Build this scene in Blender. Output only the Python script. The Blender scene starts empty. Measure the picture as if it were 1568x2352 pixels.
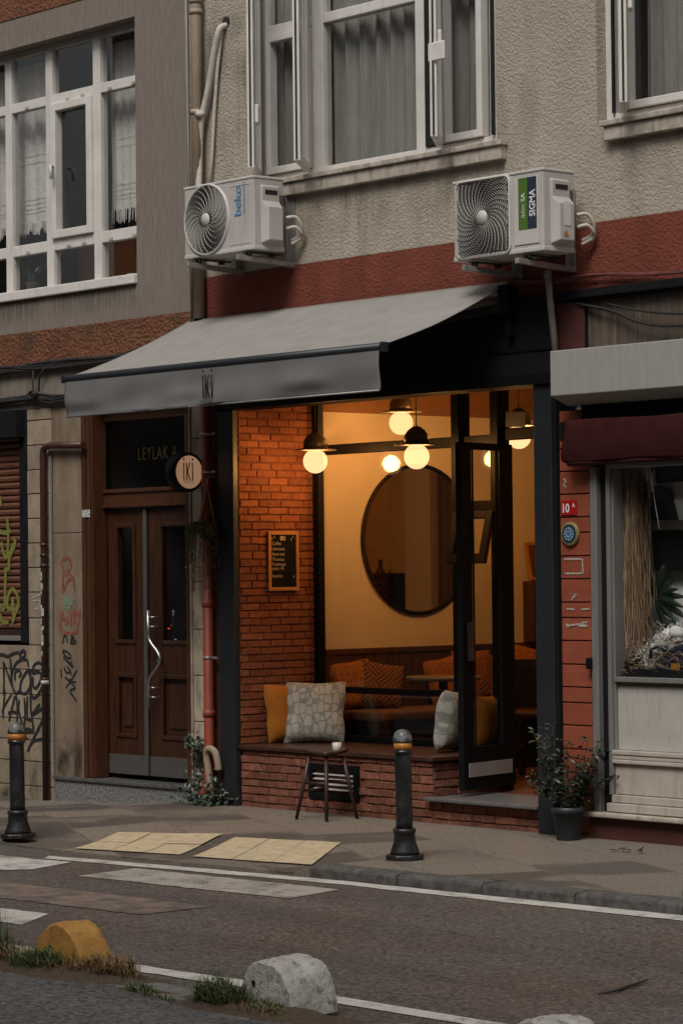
import bpy, bmesh, math, random
from mathutils import Vector, Matrix, Euler
random.seed(11)
scn = bpy.context.scene
COL = scn.collection
R = math.radians
V = Vector

# ------------------------------------------------------------------ camera
CAM = V((14.022, -12.169, 1.647))
YAW, PITCH, ROLL, FPX = R(49.047), R(1.221), R(-0.642), 6315.4   # focal length in pixels of a 1568 x 2352 frame
fd = V((-math.sin(YAW)*math.cos(PITCH), math.cos(YAW)*math.cos(PITCH), math.sin(PITCH)))
r0 = V((math.cos(YAW), math.sin(YAW), 0)); u0 = r0.cross(fd)
rt = r0*math.cos(ROLL) + u0*math.sin(ROLL); up = u0*math.cos(ROLL) - r0*math.sin(ROLL)
cd = bpy.data.cameras.new('camera'); cam = bpy.data.objects.new('camera', cd); COL.objects.link(cam)
cam.matrix_world = Matrix(((rt.x, up.x, -fd.x, CAM.x), (rt.y, up.y, -fd.y, CAM.y), (rt.z, up.z, -fd.z, CAM.z), (0, 0, 0, 1)))
cd.sensor_fit = 'VERTICAL'; cd.sensor_height = 36; cd.lens = FPX/2352*36; cd.clip_end = 500; cd.clip_start = .1
scn.camera = cam
def wall_pt(px, py, y=0.0):
    """point of the facade plane (world y given) measured on the photograph"""
    d = fd + rt*((px-784)/FPX) - up*((py-1176)/FPX)
    return CAM + d*((y-CAM.y)/d.y)
def floor_pt(px, py, z=0.0):
    d = fd + rt*((px-784)/FPX) - up*((py-1176)/FPX)
    return CAM + d*((z-CAM.z)/d.z)

# ------------------------------------------------------------------ materials
def nd(nt, t, **kw):
    n = nt.nodes.new(t)
    for k, v in kw.items(): setattr(n, k, v)
    return n
def newmat(name):
    m = bpy.data.materials.new(name); m.use_nodes = True; nt = m.node_tree
    b = nt.nodes['Principled BSDF']
    return m, nt, b
def c4(c): return (c[0], c[1], c[2], 1)
def mat(name, col, col2=None, scale=6, rough=.7, bump=0, bscale=80, metal=0, stretch=(1, 1, 1), island=None, spec=.5, contrast=(.35, .65), rvar=0, bdist=.004, stain=None, stscale=(9, 9, .7), coat=0):
    m, nt, b = newmat(name); L = nt.links
    tc = nd(nt, 'ShaderNodeTexCoord'); mp = nd(nt, 'ShaderNodeMapping'); mp.inputs['Scale'].default_value = stretch
    L.new(tc.outputs['Object'], mp.inputs['Vector'])
    if col2 is None: col2 = tuple(c*.75 for c in col)
    no = nd(nt, 'ShaderNodeTexNoise'); no.inputs['Scale'].default_value = scale; no.inputs['Detail'].default_value = 8; no.inputs['Roughness'].default_value = .62
    L.new(mp.outputs[0], no.inputs['Vector'])
    mr = nd(nt, 'ShaderNodeMapRange'); mr.inputs[1].default_value = contrast[0]; mr.inputs[2].default_value = contrast[1]
    L.new(no.outputs['Fac'], mr.inputs[0])
    mx = nd(nt, 'ShaderNodeMix', data_type='RGBA'); mx.inputs[6].default_value = c4(col2); mx.inputs[7].default_value = c4(col)
    L.new(mr.outputs[0], mx.inputs[0]); out = mx.outputs[2]
    if island:
        g = nd(nt, 'ShaderNodeNewGeometry'); mx2 = nd(nt, 'ShaderNodeMix', data_type='RGBA'); mx2.blend_type = 'MULTIPLY'; mx2.inputs[0].default_value = 1
        cr = nd(nt, 'ShaderNodeMapRange'); cr.inputs[3].default_value = island[0]; cr.inputs[4].default_value = island[1]
        L.new(g.outputs['Random Per Island'], cr.inputs[0]); L.new(cr.outputs[0], mx2.inputs[7]); L.new(out, mx2.inputs[6]); out = mx2.outputs[2]
    if stain:
        mp2 = nd(nt, 'ShaderNodeMapping'); mp2.inputs['Scale'].default_value = stscale; L.new(tc.outputs['Object'], mp2.inputs['Vector'])
        n2 = nd(nt, 'ShaderNodeTexNoise'); n2.inputs['Scale'].default_value = 1; n2.inputs['Detail'].default_value = 6; n2.inputs['Roughness'].default_value = .6
        L.new(mp2.outputs[0], n2.inputs['Vector'])
        m2 = nd(nt, 'ShaderNodeMapRange'); m2.inputs[1].default_value = .52; m2.inputs[2].default_value = .72; m2.inputs[4].default_value = stain[1]; L.new(n2.outputs['Fac'], m2.inputs[0])
        mx3 = nd(nt, 'ShaderNodeMix', data_type='RGBA'); mx3.inputs[7].default_value = c4(stain[0]); L.new(m2.outputs[0], mx3.inputs[0]); L.new(out, mx3.inputs[6]); out = mx3.outputs[2]
    L.new(out, b.inputs['Base Color'])
    b.inputs['Roughness'].default_value = rough; b.inputs['Metallic'].default_value = metal; b.inputs['Specular IOR Level'].default_value = spec
    if coat: b.inputs['Coat Weight'].default_value = coat
    if rvar:
        r2 = nd(nt, 'ShaderNodeMapRange'); r2.inputs[1].default_value = .3; r2.inputs[2].default_value = .7; r2.inputs[3].default_value = max(.05, rough-rvar); r2.inputs[4].default_value = min(1, rough+rvar)
        L.new(no.outputs['Fac'], r2.inputs[0]); L.new(r2.outputs[0], b.inputs['Roughness'])
    if bump:
        n3 = nd(nt, 'ShaderNodeTexNoise'); n3.inputs['Scale'].default_value = bscale; n3.inputs['Detail'].default_value = 5; n3.inputs['Roughness'].default_value = .6
        L.new(mp.outputs[0], n3.inputs['Vector'])
        bp = nd(nt, 'ShaderNodeBump'); bp.inputs['Strength'].default_value = bump; bp.inputs['Distance'].default_value = bdist
        L.new(n3.outputs['Fac'], bp.inputs['Height']); L.new(bp.outputs[0], b.inputs['Normal'])
    return m
def stucco(name, col, col2, bscale=90, strength=.75, dist=.009, stain=((.15, .125, .1), .5)):
    m = mat(name, col, col2, scale=2.2, rough=.95, spec=.15, stain=stain, stscale=(2.6, 2.6, .6), contrast=(.3, .7))
    nt = m.node_tree; L = nt.links; b = nt.nodes['Principled BSDF']
    tc = nd(nt, 'ShaderNodeTexCoord'); mp = nd(nt, 'ShaderNodeMapping'); mp.inputs['Scale'].default_value = (1, 1, 1.25); L.new(tc.outputs['Object'], mp.inputs[0])
    n1 = nd(nt, 'ShaderNodeTexNoise'); n1.inputs['Scale'].default_value = bscale; n1.inputs['Detail'].default_value = 3; n1.inputs['Roughness'].default_value = .55; n1.inputs['Distortion'].default_value = .6
    v1 = nd(nt, 'ShaderNodeTexVoronoi'); v1.feature = 'SMOOTH_F1'; v1.inputs['Scale'].default_value = bscale*.55
    L.new(mp.outputs[0], n1.inputs['Vector']); L.new(mp.outputs[0], v1.inputs['Vector'])
    ad = nd(nt, 'ShaderNodeMath', operation='ADD'); L.new(n1.outputs['Fac'], ad.inputs[0]); L.new(v1.outputs['Distance'], ad.inputs[1])
    bp = nd(nt, 'ShaderNodeBump'); bp.inputs['Strength'].default_value = strength; bp.inputs['Distance'].default_value = dist
    L.new(ad.outputs[0], bp.inputs['Height']); L.new(bp.outputs[0], b.inputs['Normal'])
    return m
def glassmat(name, tint=(.86, .9, .88), f0=.05, rough=0.0):
    """thin pane: Schlick reflection over a clear tinted body, the same from either side"""
    m, nt, b = newmat(name); nt.nodes.remove(b); L = nt.links
    t = nd(nt, 'ShaderNodeBsdfTransparent'); t.inputs[0].default_value = c4(tint)
    g = nd(nt, 'ShaderNodeBsdfGlossy'); g.inputs['Roughness'].default_value = rough
    ge = nd(nt, 'ShaderNodeNewGeometry'); dt = nd(nt, 'ShaderNodeVectorMath', operation='DOT_PRODUCT'); L.new(ge.outputs['Incoming'], dt.inputs[0]); L.new(ge.outputs['Normal'], dt.inputs[1])
    ab = nd(nt, 'ShaderNodeMath', operation='ABSOLUTE'); L.new(dt.outputs['Value'], ab.inputs[0])
    su = nd(nt, 'ShaderNodeMath', operation='SUBTRACT'); su.inputs[0].default_value = 1; L.new(ab.outputs[0], su.inputs[1])
    pw = nd(nt, 'ShaderNodeMath', operation='POWER'); pw.inputs[1].default_value = 5; L.new(su.outputs[0], pw.inputs[0])
    ma = nd(nt, 'ShaderNodeMath', operation='MULTIPLY_ADD'); ma.inputs[1].default_value = 1-f0; ma.inputs[2].default_value = f0; L.new(pw.outputs[0], ma.inputs[0])
    x = nd(nt, 'ShaderNodeMixShader'); L.new(ma.outputs[0], x.inputs[0]); L.new(t.outputs[0], x.inputs[1]); L.new(g.outputs[0], x.inputs[2])
    L.new(x.outputs[0], nt.nodes['Material Output'].inputs[0])
    return m
def emit(name, col, strength, trans=0.0):
    m, nt, b = newmat(name); nt.nodes.remove(b); L = nt.links
    e = nd(nt, 'ShaderNodeEmission'); e.inputs[0].default_value = c4(col); e.inputs[1].default_value = strength
    o = e.outputs[0]
    if trans:
        t = nd(nt, 'ShaderNodeBsdfTransparent'); t.inputs[0].default_value = (trans, trans, trans, 1)
        a = nd(nt, 'ShaderNodeAddShader'); L.new(e.outputs[0], a.inputs[0]); L.new(t.outputs[0], a.inputs[1]); o = a.outputs[0]
    L.new(o, nt.nodes['Material Output'].inputs[0])
    return m

MT = {}
MT['cream'] = stucco('cream_stucco', (.45, .40, .325), (.35, .31, .25))
MT['red_band'] = stucco('red_stucco', (.22, .064, .042), (.16, .047, .032), bscale=85, stain=((.06, .02, .015), .4))
MT['orange_band'] = stucco('orange_stucco', (.24, .105, .058), (.165, .07, .04), bscale=60, strength=1, dist=.018, stain=((.06, .035, .02), .5))
MT['grey_plaster'] = mat('grey_plaster', (.245, .205, .175), (.185, .157, .135), scale=45, stretch=(1, 1, .16), rough=.95, bump=.8, bscale=110, bdist=.006, spec=.15, stain=((.33, .29, .25), .35), stscale=(30, 30, 2.2))
MT['grey_band'] = mat('grey_concrete', (.25, .22, .185), (.17, .145, .12), scale=9, stretch=(2, 2, .5), rough=.95, bump=.5, bscale=70, spec=.15, stain=((.07, .06, .05), .55), stscale=(12, 12, 1))
MT['stone'] = mat('tan_stone', (.35, .28, .205), (.25, .195, .138), scale=7, rough=.9, bump=.45, bscale=60, spec=.2, island=(.8, 1.12), stain=((.13, .1, .075), .5), stscale=(7, 7, 1.6))
MT['stone_panel'] = mat('stone_panel', (.255, .195, .14), (.165, .12, .083), scale=4, stretch=(1.5, 1.5, .6), rough=.9, bump=.35, bscale=50, spec=.2, stain=((.1, .07, .05), .5), stscale=(9, 9, 1.2))
MT['white_strip'] = mat('pale_stone', (.5, .42, .32), (.36, .29, .21), scale=9, rough=.85, bump=.4, bscale=60, island=(.85, 1.1), stain=((.07, .06, .045), .75), stscale=(9, 9, 3))
MT['upvc'] = mat('white_upvc', (.71, .68, .645), (.63, .60, .565), scale=5, rough=.38, stain=((.35, .31, .27), .35), stscale=(14, 14, 2))
MT['upvc_dirty'] = mat('weathered_sill', (.52, .46, .4), (.34, .29, .235), scale=11, rough=.8, bump=.4, bscale=50, stain=((.08, .065, .05), .7), stscale=(14, 14, 2.2))
MT['gasket'] = mat('black_gasket', (.012, .012, .013), rough=.6)
MT['win_glass'] = glassmat('window_glass', (.93, .93, .92), .085)
MT['cafe_glass'] = glassmat('cafe_glass', (.97, .97, .96), .05)
MT['shop_glass'] = glassmat('shop_glass', (.99, .99, .99), .035)
MT['room_dark'] = mat('dark_room', (.045, .042, .04), (.03, .028, .027), rough=.95)
MT['room_orange'] = mat('orange_room', (.24, .075, .02), (.2, .06, .018), rough=.9)
MT['curtain'] = mat('grey_curtain', (.40, .395, .38), (.33, .325, .31), scale=30, stretch=(1, 1, .15), rough=.95, spec=.1)
MT['lace'] = mat('white_lace', (.86, .85, .83), (.72, .71, .69), scale=40, rough=.95, spec=.1, bump=.4, bscale=160)
MT['ac_white'] = mat('ac_white', (.50, .475, .45), (.45, .425, .40), scale=4, rough=.42, stain=((.3, .26, .21), .4), stscale=(10, 10, 2))
MT['ac_panel'] = mat('ac_panel', (.56, .535, .505), (.50, .475, .445), scale=4, rough=.42)
MT['ac_dark'] = mat('ac_fan_dark', (.045, .042, .04), (.03, .028, .026), rough=.6)
MT['ac_wire'] = mat('ac_wire', (.37, .35, .325), (.31, .29, .27), rough=.5)
MT['blue_print'] = mat('blue_print', (.085, .2, .42), (.12, .24, .44), scale=60, rough=.5)
MT['green_print'] = mat('green_print', (.075, .16, .02), (.07, .15, .02), rough=.5)
MT['navy_print'] = mat('navy_print', (.025, .035, .05), (.02, .03, .045), rough=.5)
MT['white_print'] = mat('white_print', (.7, .7, .68), (.6, .6, .58), rough=.5)
MT['steel'] = mat('galvanised_steel', (.42, .41, .39), (.3, .29, .275), scale=14, rough=.45, metal=.6, rvar=.12)
MT['rubber'] = mat('black_rubber', (.015, .015, .016), rough=.7)
MT['hose_white'] = mat('white_hose', (.58, .53, .47), (.44, .39, .33), scale=22, rough=.7, bump=.4, bscale=45)
MT['pipe_beige'] = mat('beige_pipe', (.38, .3, .22), (.25, .19, .135), scale=6, stretch=(1, 1, .4), rough=.6, stain=((.1, .07, .05), .5))
MT['pipe_brown'] = mat('brown_pipe', (.058, .022, .016), (.042, .016, .012), scale=8, rough=.45)
MT['pipe_red'] = mat('red_pipe', (.32, .062, .03), (.22, .042, .022), scale=9, rough=.5, stain=((.06, .015, .01), .5))
MT['pipe_grey'] = mat('grey_pipe', (.3, .28, .265), (.23, .215, .2), scale=6, rough=.5)
MT['black_frame'] = mat('black_paint', (.0065, .0072, .008), (.005, .0055, .006), spec=.14, scale=20, rough=.5, bump=.12, bscale=60, rvar=.08)
MT['slate_paint'] = mat('slate_black_paint', (.017, .021, .026), (.012, .015, .018), scale=12, rough=.45, bump=.15, bscale=50)
MT['black_matte'] = mat('black_matte', (.010, .010, .011), (.007, .007, .008), rough=.9, spec=.15)
MT['brick'] = mat('red_brick', (.245, .094, .058), (.165, .06, .038), scale=28, rough=.85, bump=.8, bscale=70, bdist=.008, island=(.68, 1.16), spec=.25, stain=((.42, .22, .15), .35), stscale=(22, 22, 22))
MT['brick_in'] = mat('red_brick_wall', (.26, .092, .045), (.18, .062, .032), scale=28, rough=.85, bump=.8, bscale=70, bdist=.008, island=(.72, 1.14), spec=.25)
MT['mortar'] = mat('dark_mortar', (.18, .064, .036), (.14, .05, .029), scale=30, rough=.95)
MT['bench_wood'] = mat('dark_bench_wood', (.06, .026, .017), (.035, .015, .010), scale=18, stretch=(.3, 3, 3), rough=.38, rvar=.1)
MT['door_wood'] = mat('brown_door_wood', (.060, .021, .0085), (.030, .011, .005), scale=16, stretch=(3, 3, .25), rough=.42, rvar=.1, bump=.15, bscale=60)
MT['door_trim'] = mat('door_trim_wood', (.085, .031, .012), (.05, .018, .008), scale=16, stretch=(3, 3, .25), rough=.4)
MT['kick'] = mat('grey_kick_plate', (.105, .098, .09), (.085, .079, .073), scale=20, rough=.5, metal=.2)
MT['chrome'] = mat('brushed_metal', (.5, .49, .47), (.42, .41, .39), rough=.28, metal=.9)
MT['granite'] = mat('speckled_granite', (.235, .235, .225), (.085, .088, .086), scale=55, rough=.55, contrast=(.42, .58), bump=.2, bscale=70)
MT['granite_dark'] = mat('dark_granite', (.12, .115, .108), (.05, .05, .048), scale=40, rough=.45, contrast=(.4, .6))
MT['slab_grey'] = mat('threshold_slab', (.13, .125, .125), (.09, .086, .084), scale=14, rough=.45)
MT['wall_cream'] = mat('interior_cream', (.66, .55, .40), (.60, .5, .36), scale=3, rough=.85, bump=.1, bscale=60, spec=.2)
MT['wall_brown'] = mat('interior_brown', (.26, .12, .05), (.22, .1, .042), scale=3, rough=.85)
MT['wall_tan'] = mat('interior_tan', (.70, .45, .24), (.62, .39, .2), scale=3, rough=.85)
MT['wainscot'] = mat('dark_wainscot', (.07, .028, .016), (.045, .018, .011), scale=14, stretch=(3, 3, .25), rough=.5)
MT['floor_wood'] = mat('reddish_floor', (.14, .05, .025), (.09, .032, .016), scale=12, stretch=(.4, 3, 3), rough=.4)
MT['mirror'] = None
MT['siding'] = mat('red_siding', (.29, .068, .032), (.225, .052, .026), scale=7, stretch=(.6, 1, 1.5), rough=.62, bump=.35, bscale=55, island=(.88, 1.08), stain=((.33, .1, .07), .3), stscale=(16, 16, 16))
MT['siding_dark'] = mat('dark_red_paint', (.075, .018, .012), (.055, .014, .01), scale=6, rough=.75, bump=.3, bscale=40)
MT['alu'] = mat('grey_aluminium', (.27, .265, .255), (.22, .214, .205), scale=9, stretch=(4, 4, .3), rough=.42, metal=.35)
MT['plate_grey'] = mat('grey_plate', (.30, .27, .26), (.26, .235, .225), rough=.6)
MT['slat_grey'] = mat('grey_slat', (.5, .49, .47), (.36, .35, .335), scale=20, rough=.4)
MT['shop_white'] = mat('dirty_white_panel', (.46, .445, .405), (.42, .405, .368), scale=5, rough=.5, stain=((.25, .23, .19), .45), stscale=(40, 40, 6))
MT['shop_cream'] = mat('cream_shopfront', (.48, .43, .375), (.41, .365, .315), scale=7, rough=.55, stain=((.2, .16, .12), .5), stscale=(18, 18, 3))
MT['shop_wall'] = mat('pale_shop_wall', (.86, .86, .84), (.80, .80, .78), scale=3, rough=.8)
MT['shutter_box'] = mat('grey_shutter_box', (.335, .325, .31), (.30, .29, .277), scale=5, stretch=(6, 6, .6), rough=.5)
MT['shutter_under'] = mat('shutter_box_soffit', (.26, .235, .205), (.2, .18, .155), scale=8, rough=.7)
MT['burgundy'] = mat('burgundy_fabric', (.045, .0095, .0095), (.030, .007, .007), spec=.15, scale=9, rough=.92, bump=.3, bscale=40)
MT['sign_old'] = mat('old_brown_sign', (.115, .085, .062), (.05, .037, .028), scale=9, stretch=(6, 6, .5), rough=.8, stain=((.28, .22, .165), .6), stscale=(34, 34, .8))
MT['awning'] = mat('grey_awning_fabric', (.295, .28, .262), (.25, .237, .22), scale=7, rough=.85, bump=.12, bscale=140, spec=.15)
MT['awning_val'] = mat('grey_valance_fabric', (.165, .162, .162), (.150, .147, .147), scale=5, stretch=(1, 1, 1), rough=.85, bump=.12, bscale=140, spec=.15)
MT['cable'] = mat('black_cable', (.014, .013, .013), (.022, .02, .019), scale=20, rough=.6)
MT['cable_red'] = mat('painted_cable', (.17, .045, .03), (.08, .03, .022), scale=14, rough=.6)
MT['lamp_metal'] = mat('dark_lamp_metal', (.14, .115, .075), (.10, .08, .052), rough=.4, metal=.3)
MT['saucer'] = mat('striped_saucer', (.55, .5, .42), (.08, .07, .06), scale=30, rough=.3)
MT['globe'] = emit('lit_globe', (1.0, .60, .28), .55, .86)
MT['sign_face'] = emit('lit_sign_face', (1.0, .55, .31), .21)
MT['board'] = mat('blackboard', (.008, .0085, .009), (.012, .0125, .013), rough=.9, spec=.08)
MT['board_frame'] = mat('light_wood_frame', (.42, .2, .07), (.33, .15, .05), scale=20, rough=.55)
MT['chalk'] = mat('chalk', (.55, .45, .34), (.3, .24, .18), scale=120, rough=.95)
MT['fab_grey'] = None
MT['mustard'] = mat('mustard_fabric', (.36, .135, .022), (.30, .11, .018), scale=50, rough=.95, bump=.35, bscale=220, spec=.1)
MT['seat_brown'] = mat('brown_upholstery', (.15, .07, .025), (.11, .05, .018), scale=10, rough=.8)
MT['dark_wood'] = mat('dark_wood', (.040, .018, .012), (.024, .011, .008), scale=14, stretch=(3, 3, .3), rough=.42, rvar=.1)
MT['stool_wood'] = mat('dark_stool_wood', (.045, .02, .015), (.026, .012, .010), scale=14, stretch=(3, 3, .3), rough=.45, rvar=.1)
MT['table_top'] = mat('table_top', (.22, .16, .1), (.17, .12, .075), scale=12, rough=.3)
MT['bollard'] = mat('bollard_black', (.011, .012, .013), (.007, .0075, .008), scale=16, rough=.42, rvar=.12, bump=.15, bscale=40, stain=((.09, .09, .09), .22), stscale=(26, 26, 10))
MT['bollard_cap'] = mat('bollard_cap', (.16, .16, .16), (.035, .036, .038), scale=22, rough=.4, contrast=(.42, .6))
MT['bollard_band'] = mat('orange_band_paint', (.45, .17, .018), (.34, .12, .015), scale=14, rough=.5)
MT['asphalt'] = None
MT['paint_white'] = None
MT['kerb'] = mat('grey_kerb_stone', (.105, .098, .09), (.045, .042, .038), scale=18, rough=.85, bump=.6, bscale=60, bdist=.008, contrast=(.36, .64), stain=((.04, .036, .032), .6), stscale=(7, 7, 7))
MT['tactile'] = mat('yellow_tactile', (.50, .415, .275), (.40, .325, .21), scale=16, rough=.85, bump=.3, bscale=120, stain=((.2, .14, .08), .5), stscale=(14, 14, 14))
MT['yellow_block'] = mat('yellow_painted_concrete', (.42, .22, .045), (.30, .145, .032), scale=10, rough=.85, bump=.6, bscale=60, bdist=.006, stain=((.08, .05, .028), .8), stscale=(17, 17, 12))
MT['white_block'] = mat('white_painted_concrete', (.46, .44, .41), (.33, .31, .285), scale=9, rough=.88, bump=.9, bscale=38, bdist=.012, stain=((.07, .062, .055), .9), stscale=(26, 26, 18))
MT['soil'] = mat('dirt', (.095, .062, .036), (.05, .036, .024), scale=40, rough=.95, bump=.9, bscale=90, bdist=.012)
MT['flag'] = mat('grey_flagstone', (.155, .15, .145), (.10, .096, .092), scale=20, rough=.85, bump=.4, bscale=70)
MT['leaf'] = mat('dark_leaf', (.036, .054, .03), (.018, .031, .017), scale=12, rough=.4, island=(.5, 1.5))
MT['leaf_pale'] = mat('trailing_leaf', (.11, .125, .05), (.06, .075, .03), scale=12, rough=.6, island=(.5, 1.4))
MT['grass'] = mat('grass_blade', (.105, .13, .045), (.06, .085, .028), scale=9, rough=.7, island=(.55, 1.4))
MT['grass_dry'] = mat('dry_grass', (.26, .17, .075), (.17, .10, .045), scale=9, rough=.8, island=(.6, 1.3))
MT['stem'] = mat('plant_stem', (.05, .04, .02), rough=.8)
MT['pot'] = mat('dark_pot', (.022, .026, .029), (.016, .019, .021), scale=12, rough=.5)
MT['rope'] = mat('rope', (.28, .21, .12), (.2, .14, .08), rough=.95)
MT['raffia'] = mat('raffia', (.37, .25, .15), (.19, .125, .072), scale=14, stretch=(3, 3, .6), rough=.85, island=(.45, 1.35))
MT['shred'] = mat('white_shred', (.85, .83, .79), (.7, .68, .64), scale=20, rough=.9, island=(.6, 1.2))
MT['palm'] = mat('palm_leaf', (.014, .03, .014), (.009, .02, .01), rough=.5)
MT['navy_plastic'] = mat('navy_plastic', (.014, .02, .04), (.01, .015, .03), rough=.4)
MT['orange_plastic'] = mat('orange_plastic', (.5, .2, .02), rough=.4)
MT['shelf_wood'] = mat('shelf_board', (.16, .12, .085), (.10, .075, .052), scale=10, stretch=(.4, 3, 3), rough=.7)
MT['plate_red'] = mat('red_enamel', (.36, .012, .010), (.31, .010, .009), rough=.3)
MT['blue_glass'] = mat('blue_glaze', (.035, .10, .22), (.05, .14, .26), scale=60, rough=.2)
MT['teal_glaze'] = mat('dark_glaze', (.008, .03, .03), rough=.2)
MT['yellow_glaze'] = mat('yellow_glaze', (.27, .19, .05), (.16, .13, .07), scale=40, rough=.3)
MT['shutter_slat'] = mat('brown_slat', (.155, .062, .032), (.115, .045, .024), scale=9, rough=.42, stain=((.05, .02, .012), .5), stscale=(10, 10, 10))
MT['graf_black'] = mat('black_spray', (.009, .010, .012), (.016, .017, .019), scale=70, rough=.8)
MT['graf_red'] = mat('red_spray', (.19, .035, .022), (.24, .09, .055), scale=50, rough=.8, contrast=(.4, .6))
MT['graf_green'] = mat('green_spray', (.12, .22, .15), (.2, .22, .15), scale=40, rough=.8, contrast=(.4, .6))
MT['graf_yellow'] = mat('yellow_spray', (.20, .20, .03), (.13, .125, .026), scale=40, rough=.8)
MT['graf_white'] = mat('white_scratch', (.42, .39, .35), (.32, .27, .22), scale=90, rough=.9, contrast=(.4, .6))
MT['sticker'] = mat('sticker', (.55, .54, .52), (.25, .25, .26), scale=60, rough=.6, contrast=(.42, .55))
MT['gold_text'] = mat('gold_lettering', (.05, .034, .015), (.036, .025, .011), spec=.02, rough=.9)
MT['grey_sheet'] = mat('grey_plastic_sheet', (.12, .125, .13), (.10, .105, .11), rough=.5)
MT['green_pot'] = mat('cream_pot', (.5, .47, .42), rough=.7)
MT['art'] = mat('dark_print', (.17, .045, .02), (.05, .02, .014), scale=14, rough=.5)
MT['facade_far'] = mat('far_facade', (.20, .185, .165), (.16, .145, .13), scale=1.5, rough=.9)

def mk_stain(name, col, amount, sx=26, sz=1.6, up=False):
    """dirty streaks running down (or splashing up) a wall; clear where the wall is clean"""
    m, nt, b = newmat(name); nt.nodes.remove(b); L = nt.links
    tc = nd(nt, 'ShaderNodeTexCoord'); sp = nd(nt, 'ShaderNodeSeparateXYZ'); L.new(tc.outputs['Generated'], sp.inputs[0])
    mp = nd(nt, 'ShaderNodeMapping'); mp.inputs['Scale'].default_value = (sx, 1, sz); L.new(tc.outputs['Object'], mp.inputs[0])
    n = nd(nt, 'ShaderNodeTexNoise'); n.inputs['Scale'].default_value = 1; n.inputs['Detail'].default_value = 7; n.inputs['Roughness'].default_value = .65; L.new(mp.outputs[0], n.inputs[0])
    r = nd(nt, 'ShaderNodeMapRange'); r.inputs[1].default_value = .38; r.inputs[2].default_value = .68; L.new(n.outputs[0], r.inputs[0])
    f = nd(nt, 'ShaderNodeMapRange'); f.interpolation_type = 'SMOOTHSTEP'; f.inputs[1].default_value = 1 if up else 0; f.inputs[2].default_value = 0 if up else 1; L.new(sp.outputs[2], f.inputs[0])
    e1 = nd(nt, 'ShaderNodeMapRange'); e1.interpolation_type = 'SMOOTHSTEP'; e1.inputs[1].default_value = 0; e1.inputs[2].default_value = .06; L.new(sp.outputs[0], e1.inputs[0])
    e2 = nd(nt, 'ShaderNodeMapRange'); e2.interpolation_type = 'SMOOTHSTEP'; e2.inputs[1].default_value = 1; e2.inputs[2].default_value = .94; L.new(sp.outputs[0], e2.inputs[0])
    n6 = nd(nt, 'ShaderNodeTexNoise'); n6.inputs['Scale'].default_value = 2.3; n6.inputs['Detail'].default_value = 3; L.new(tc.outputs['Object'], n6.inputs[0])
    lo = nd(nt, 'ShaderNodeMapRange'); lo.inputs[1].default_value = .42; lo.inputs[2].default_value = .62; L.new(n6.outputs[0], lo.inputs[0])
    o = r.outputs[0]
    for q in (f, e1, e2, lo):
        mu = nd(nt, 'ShaderNodeMath', operation='MULTIPLY'); L.new(o, mu.inputs[0]); L.new(q.outputs[0], mu.inputs[1]); o = mu.outputs[0]
    mu = nd(nt, 'ShaderNodeMath', operation='MULTIPLY'); mu.inputs[1].default_value = amount; L.new(o, mu.inputs[0])
    t = nd(nt, 'ShaderNodeBsdfTransparent'); d = nd(nt, 'ShaderNodeBsdfDiffuse'); d.inputs[0].default_value = c4(col)
    x = nd(nt, 'ShaderNodeMixShader'); L.new(mu.outputs[0], x.inputs[0]); L.new(t.outputs[0], x.inputs[1]); L.new(d.outputs[0], x.inputs[2]); L.new(x.outputs[0], nt.nodes['Material Output'].inputs[0])
    return m
MT['drip'] = mk_stain('drip_stain', (.085, .072, .058), .75)
MT['splash'] = mk_stain('splash_stain', (.035, .03, .026), .85, 9, 5, True)
def mk_mirror():
    m, nt, b = newmat('mirror_glass'); b.inputs['Base Color'].default_value = (.90, .88, .85, 1); b.inputs['Metallic'].default_value = 1; b.inputs['Roughness'].default_value = .02
    return m
MT['mirror'] = mk_mirror()
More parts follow.
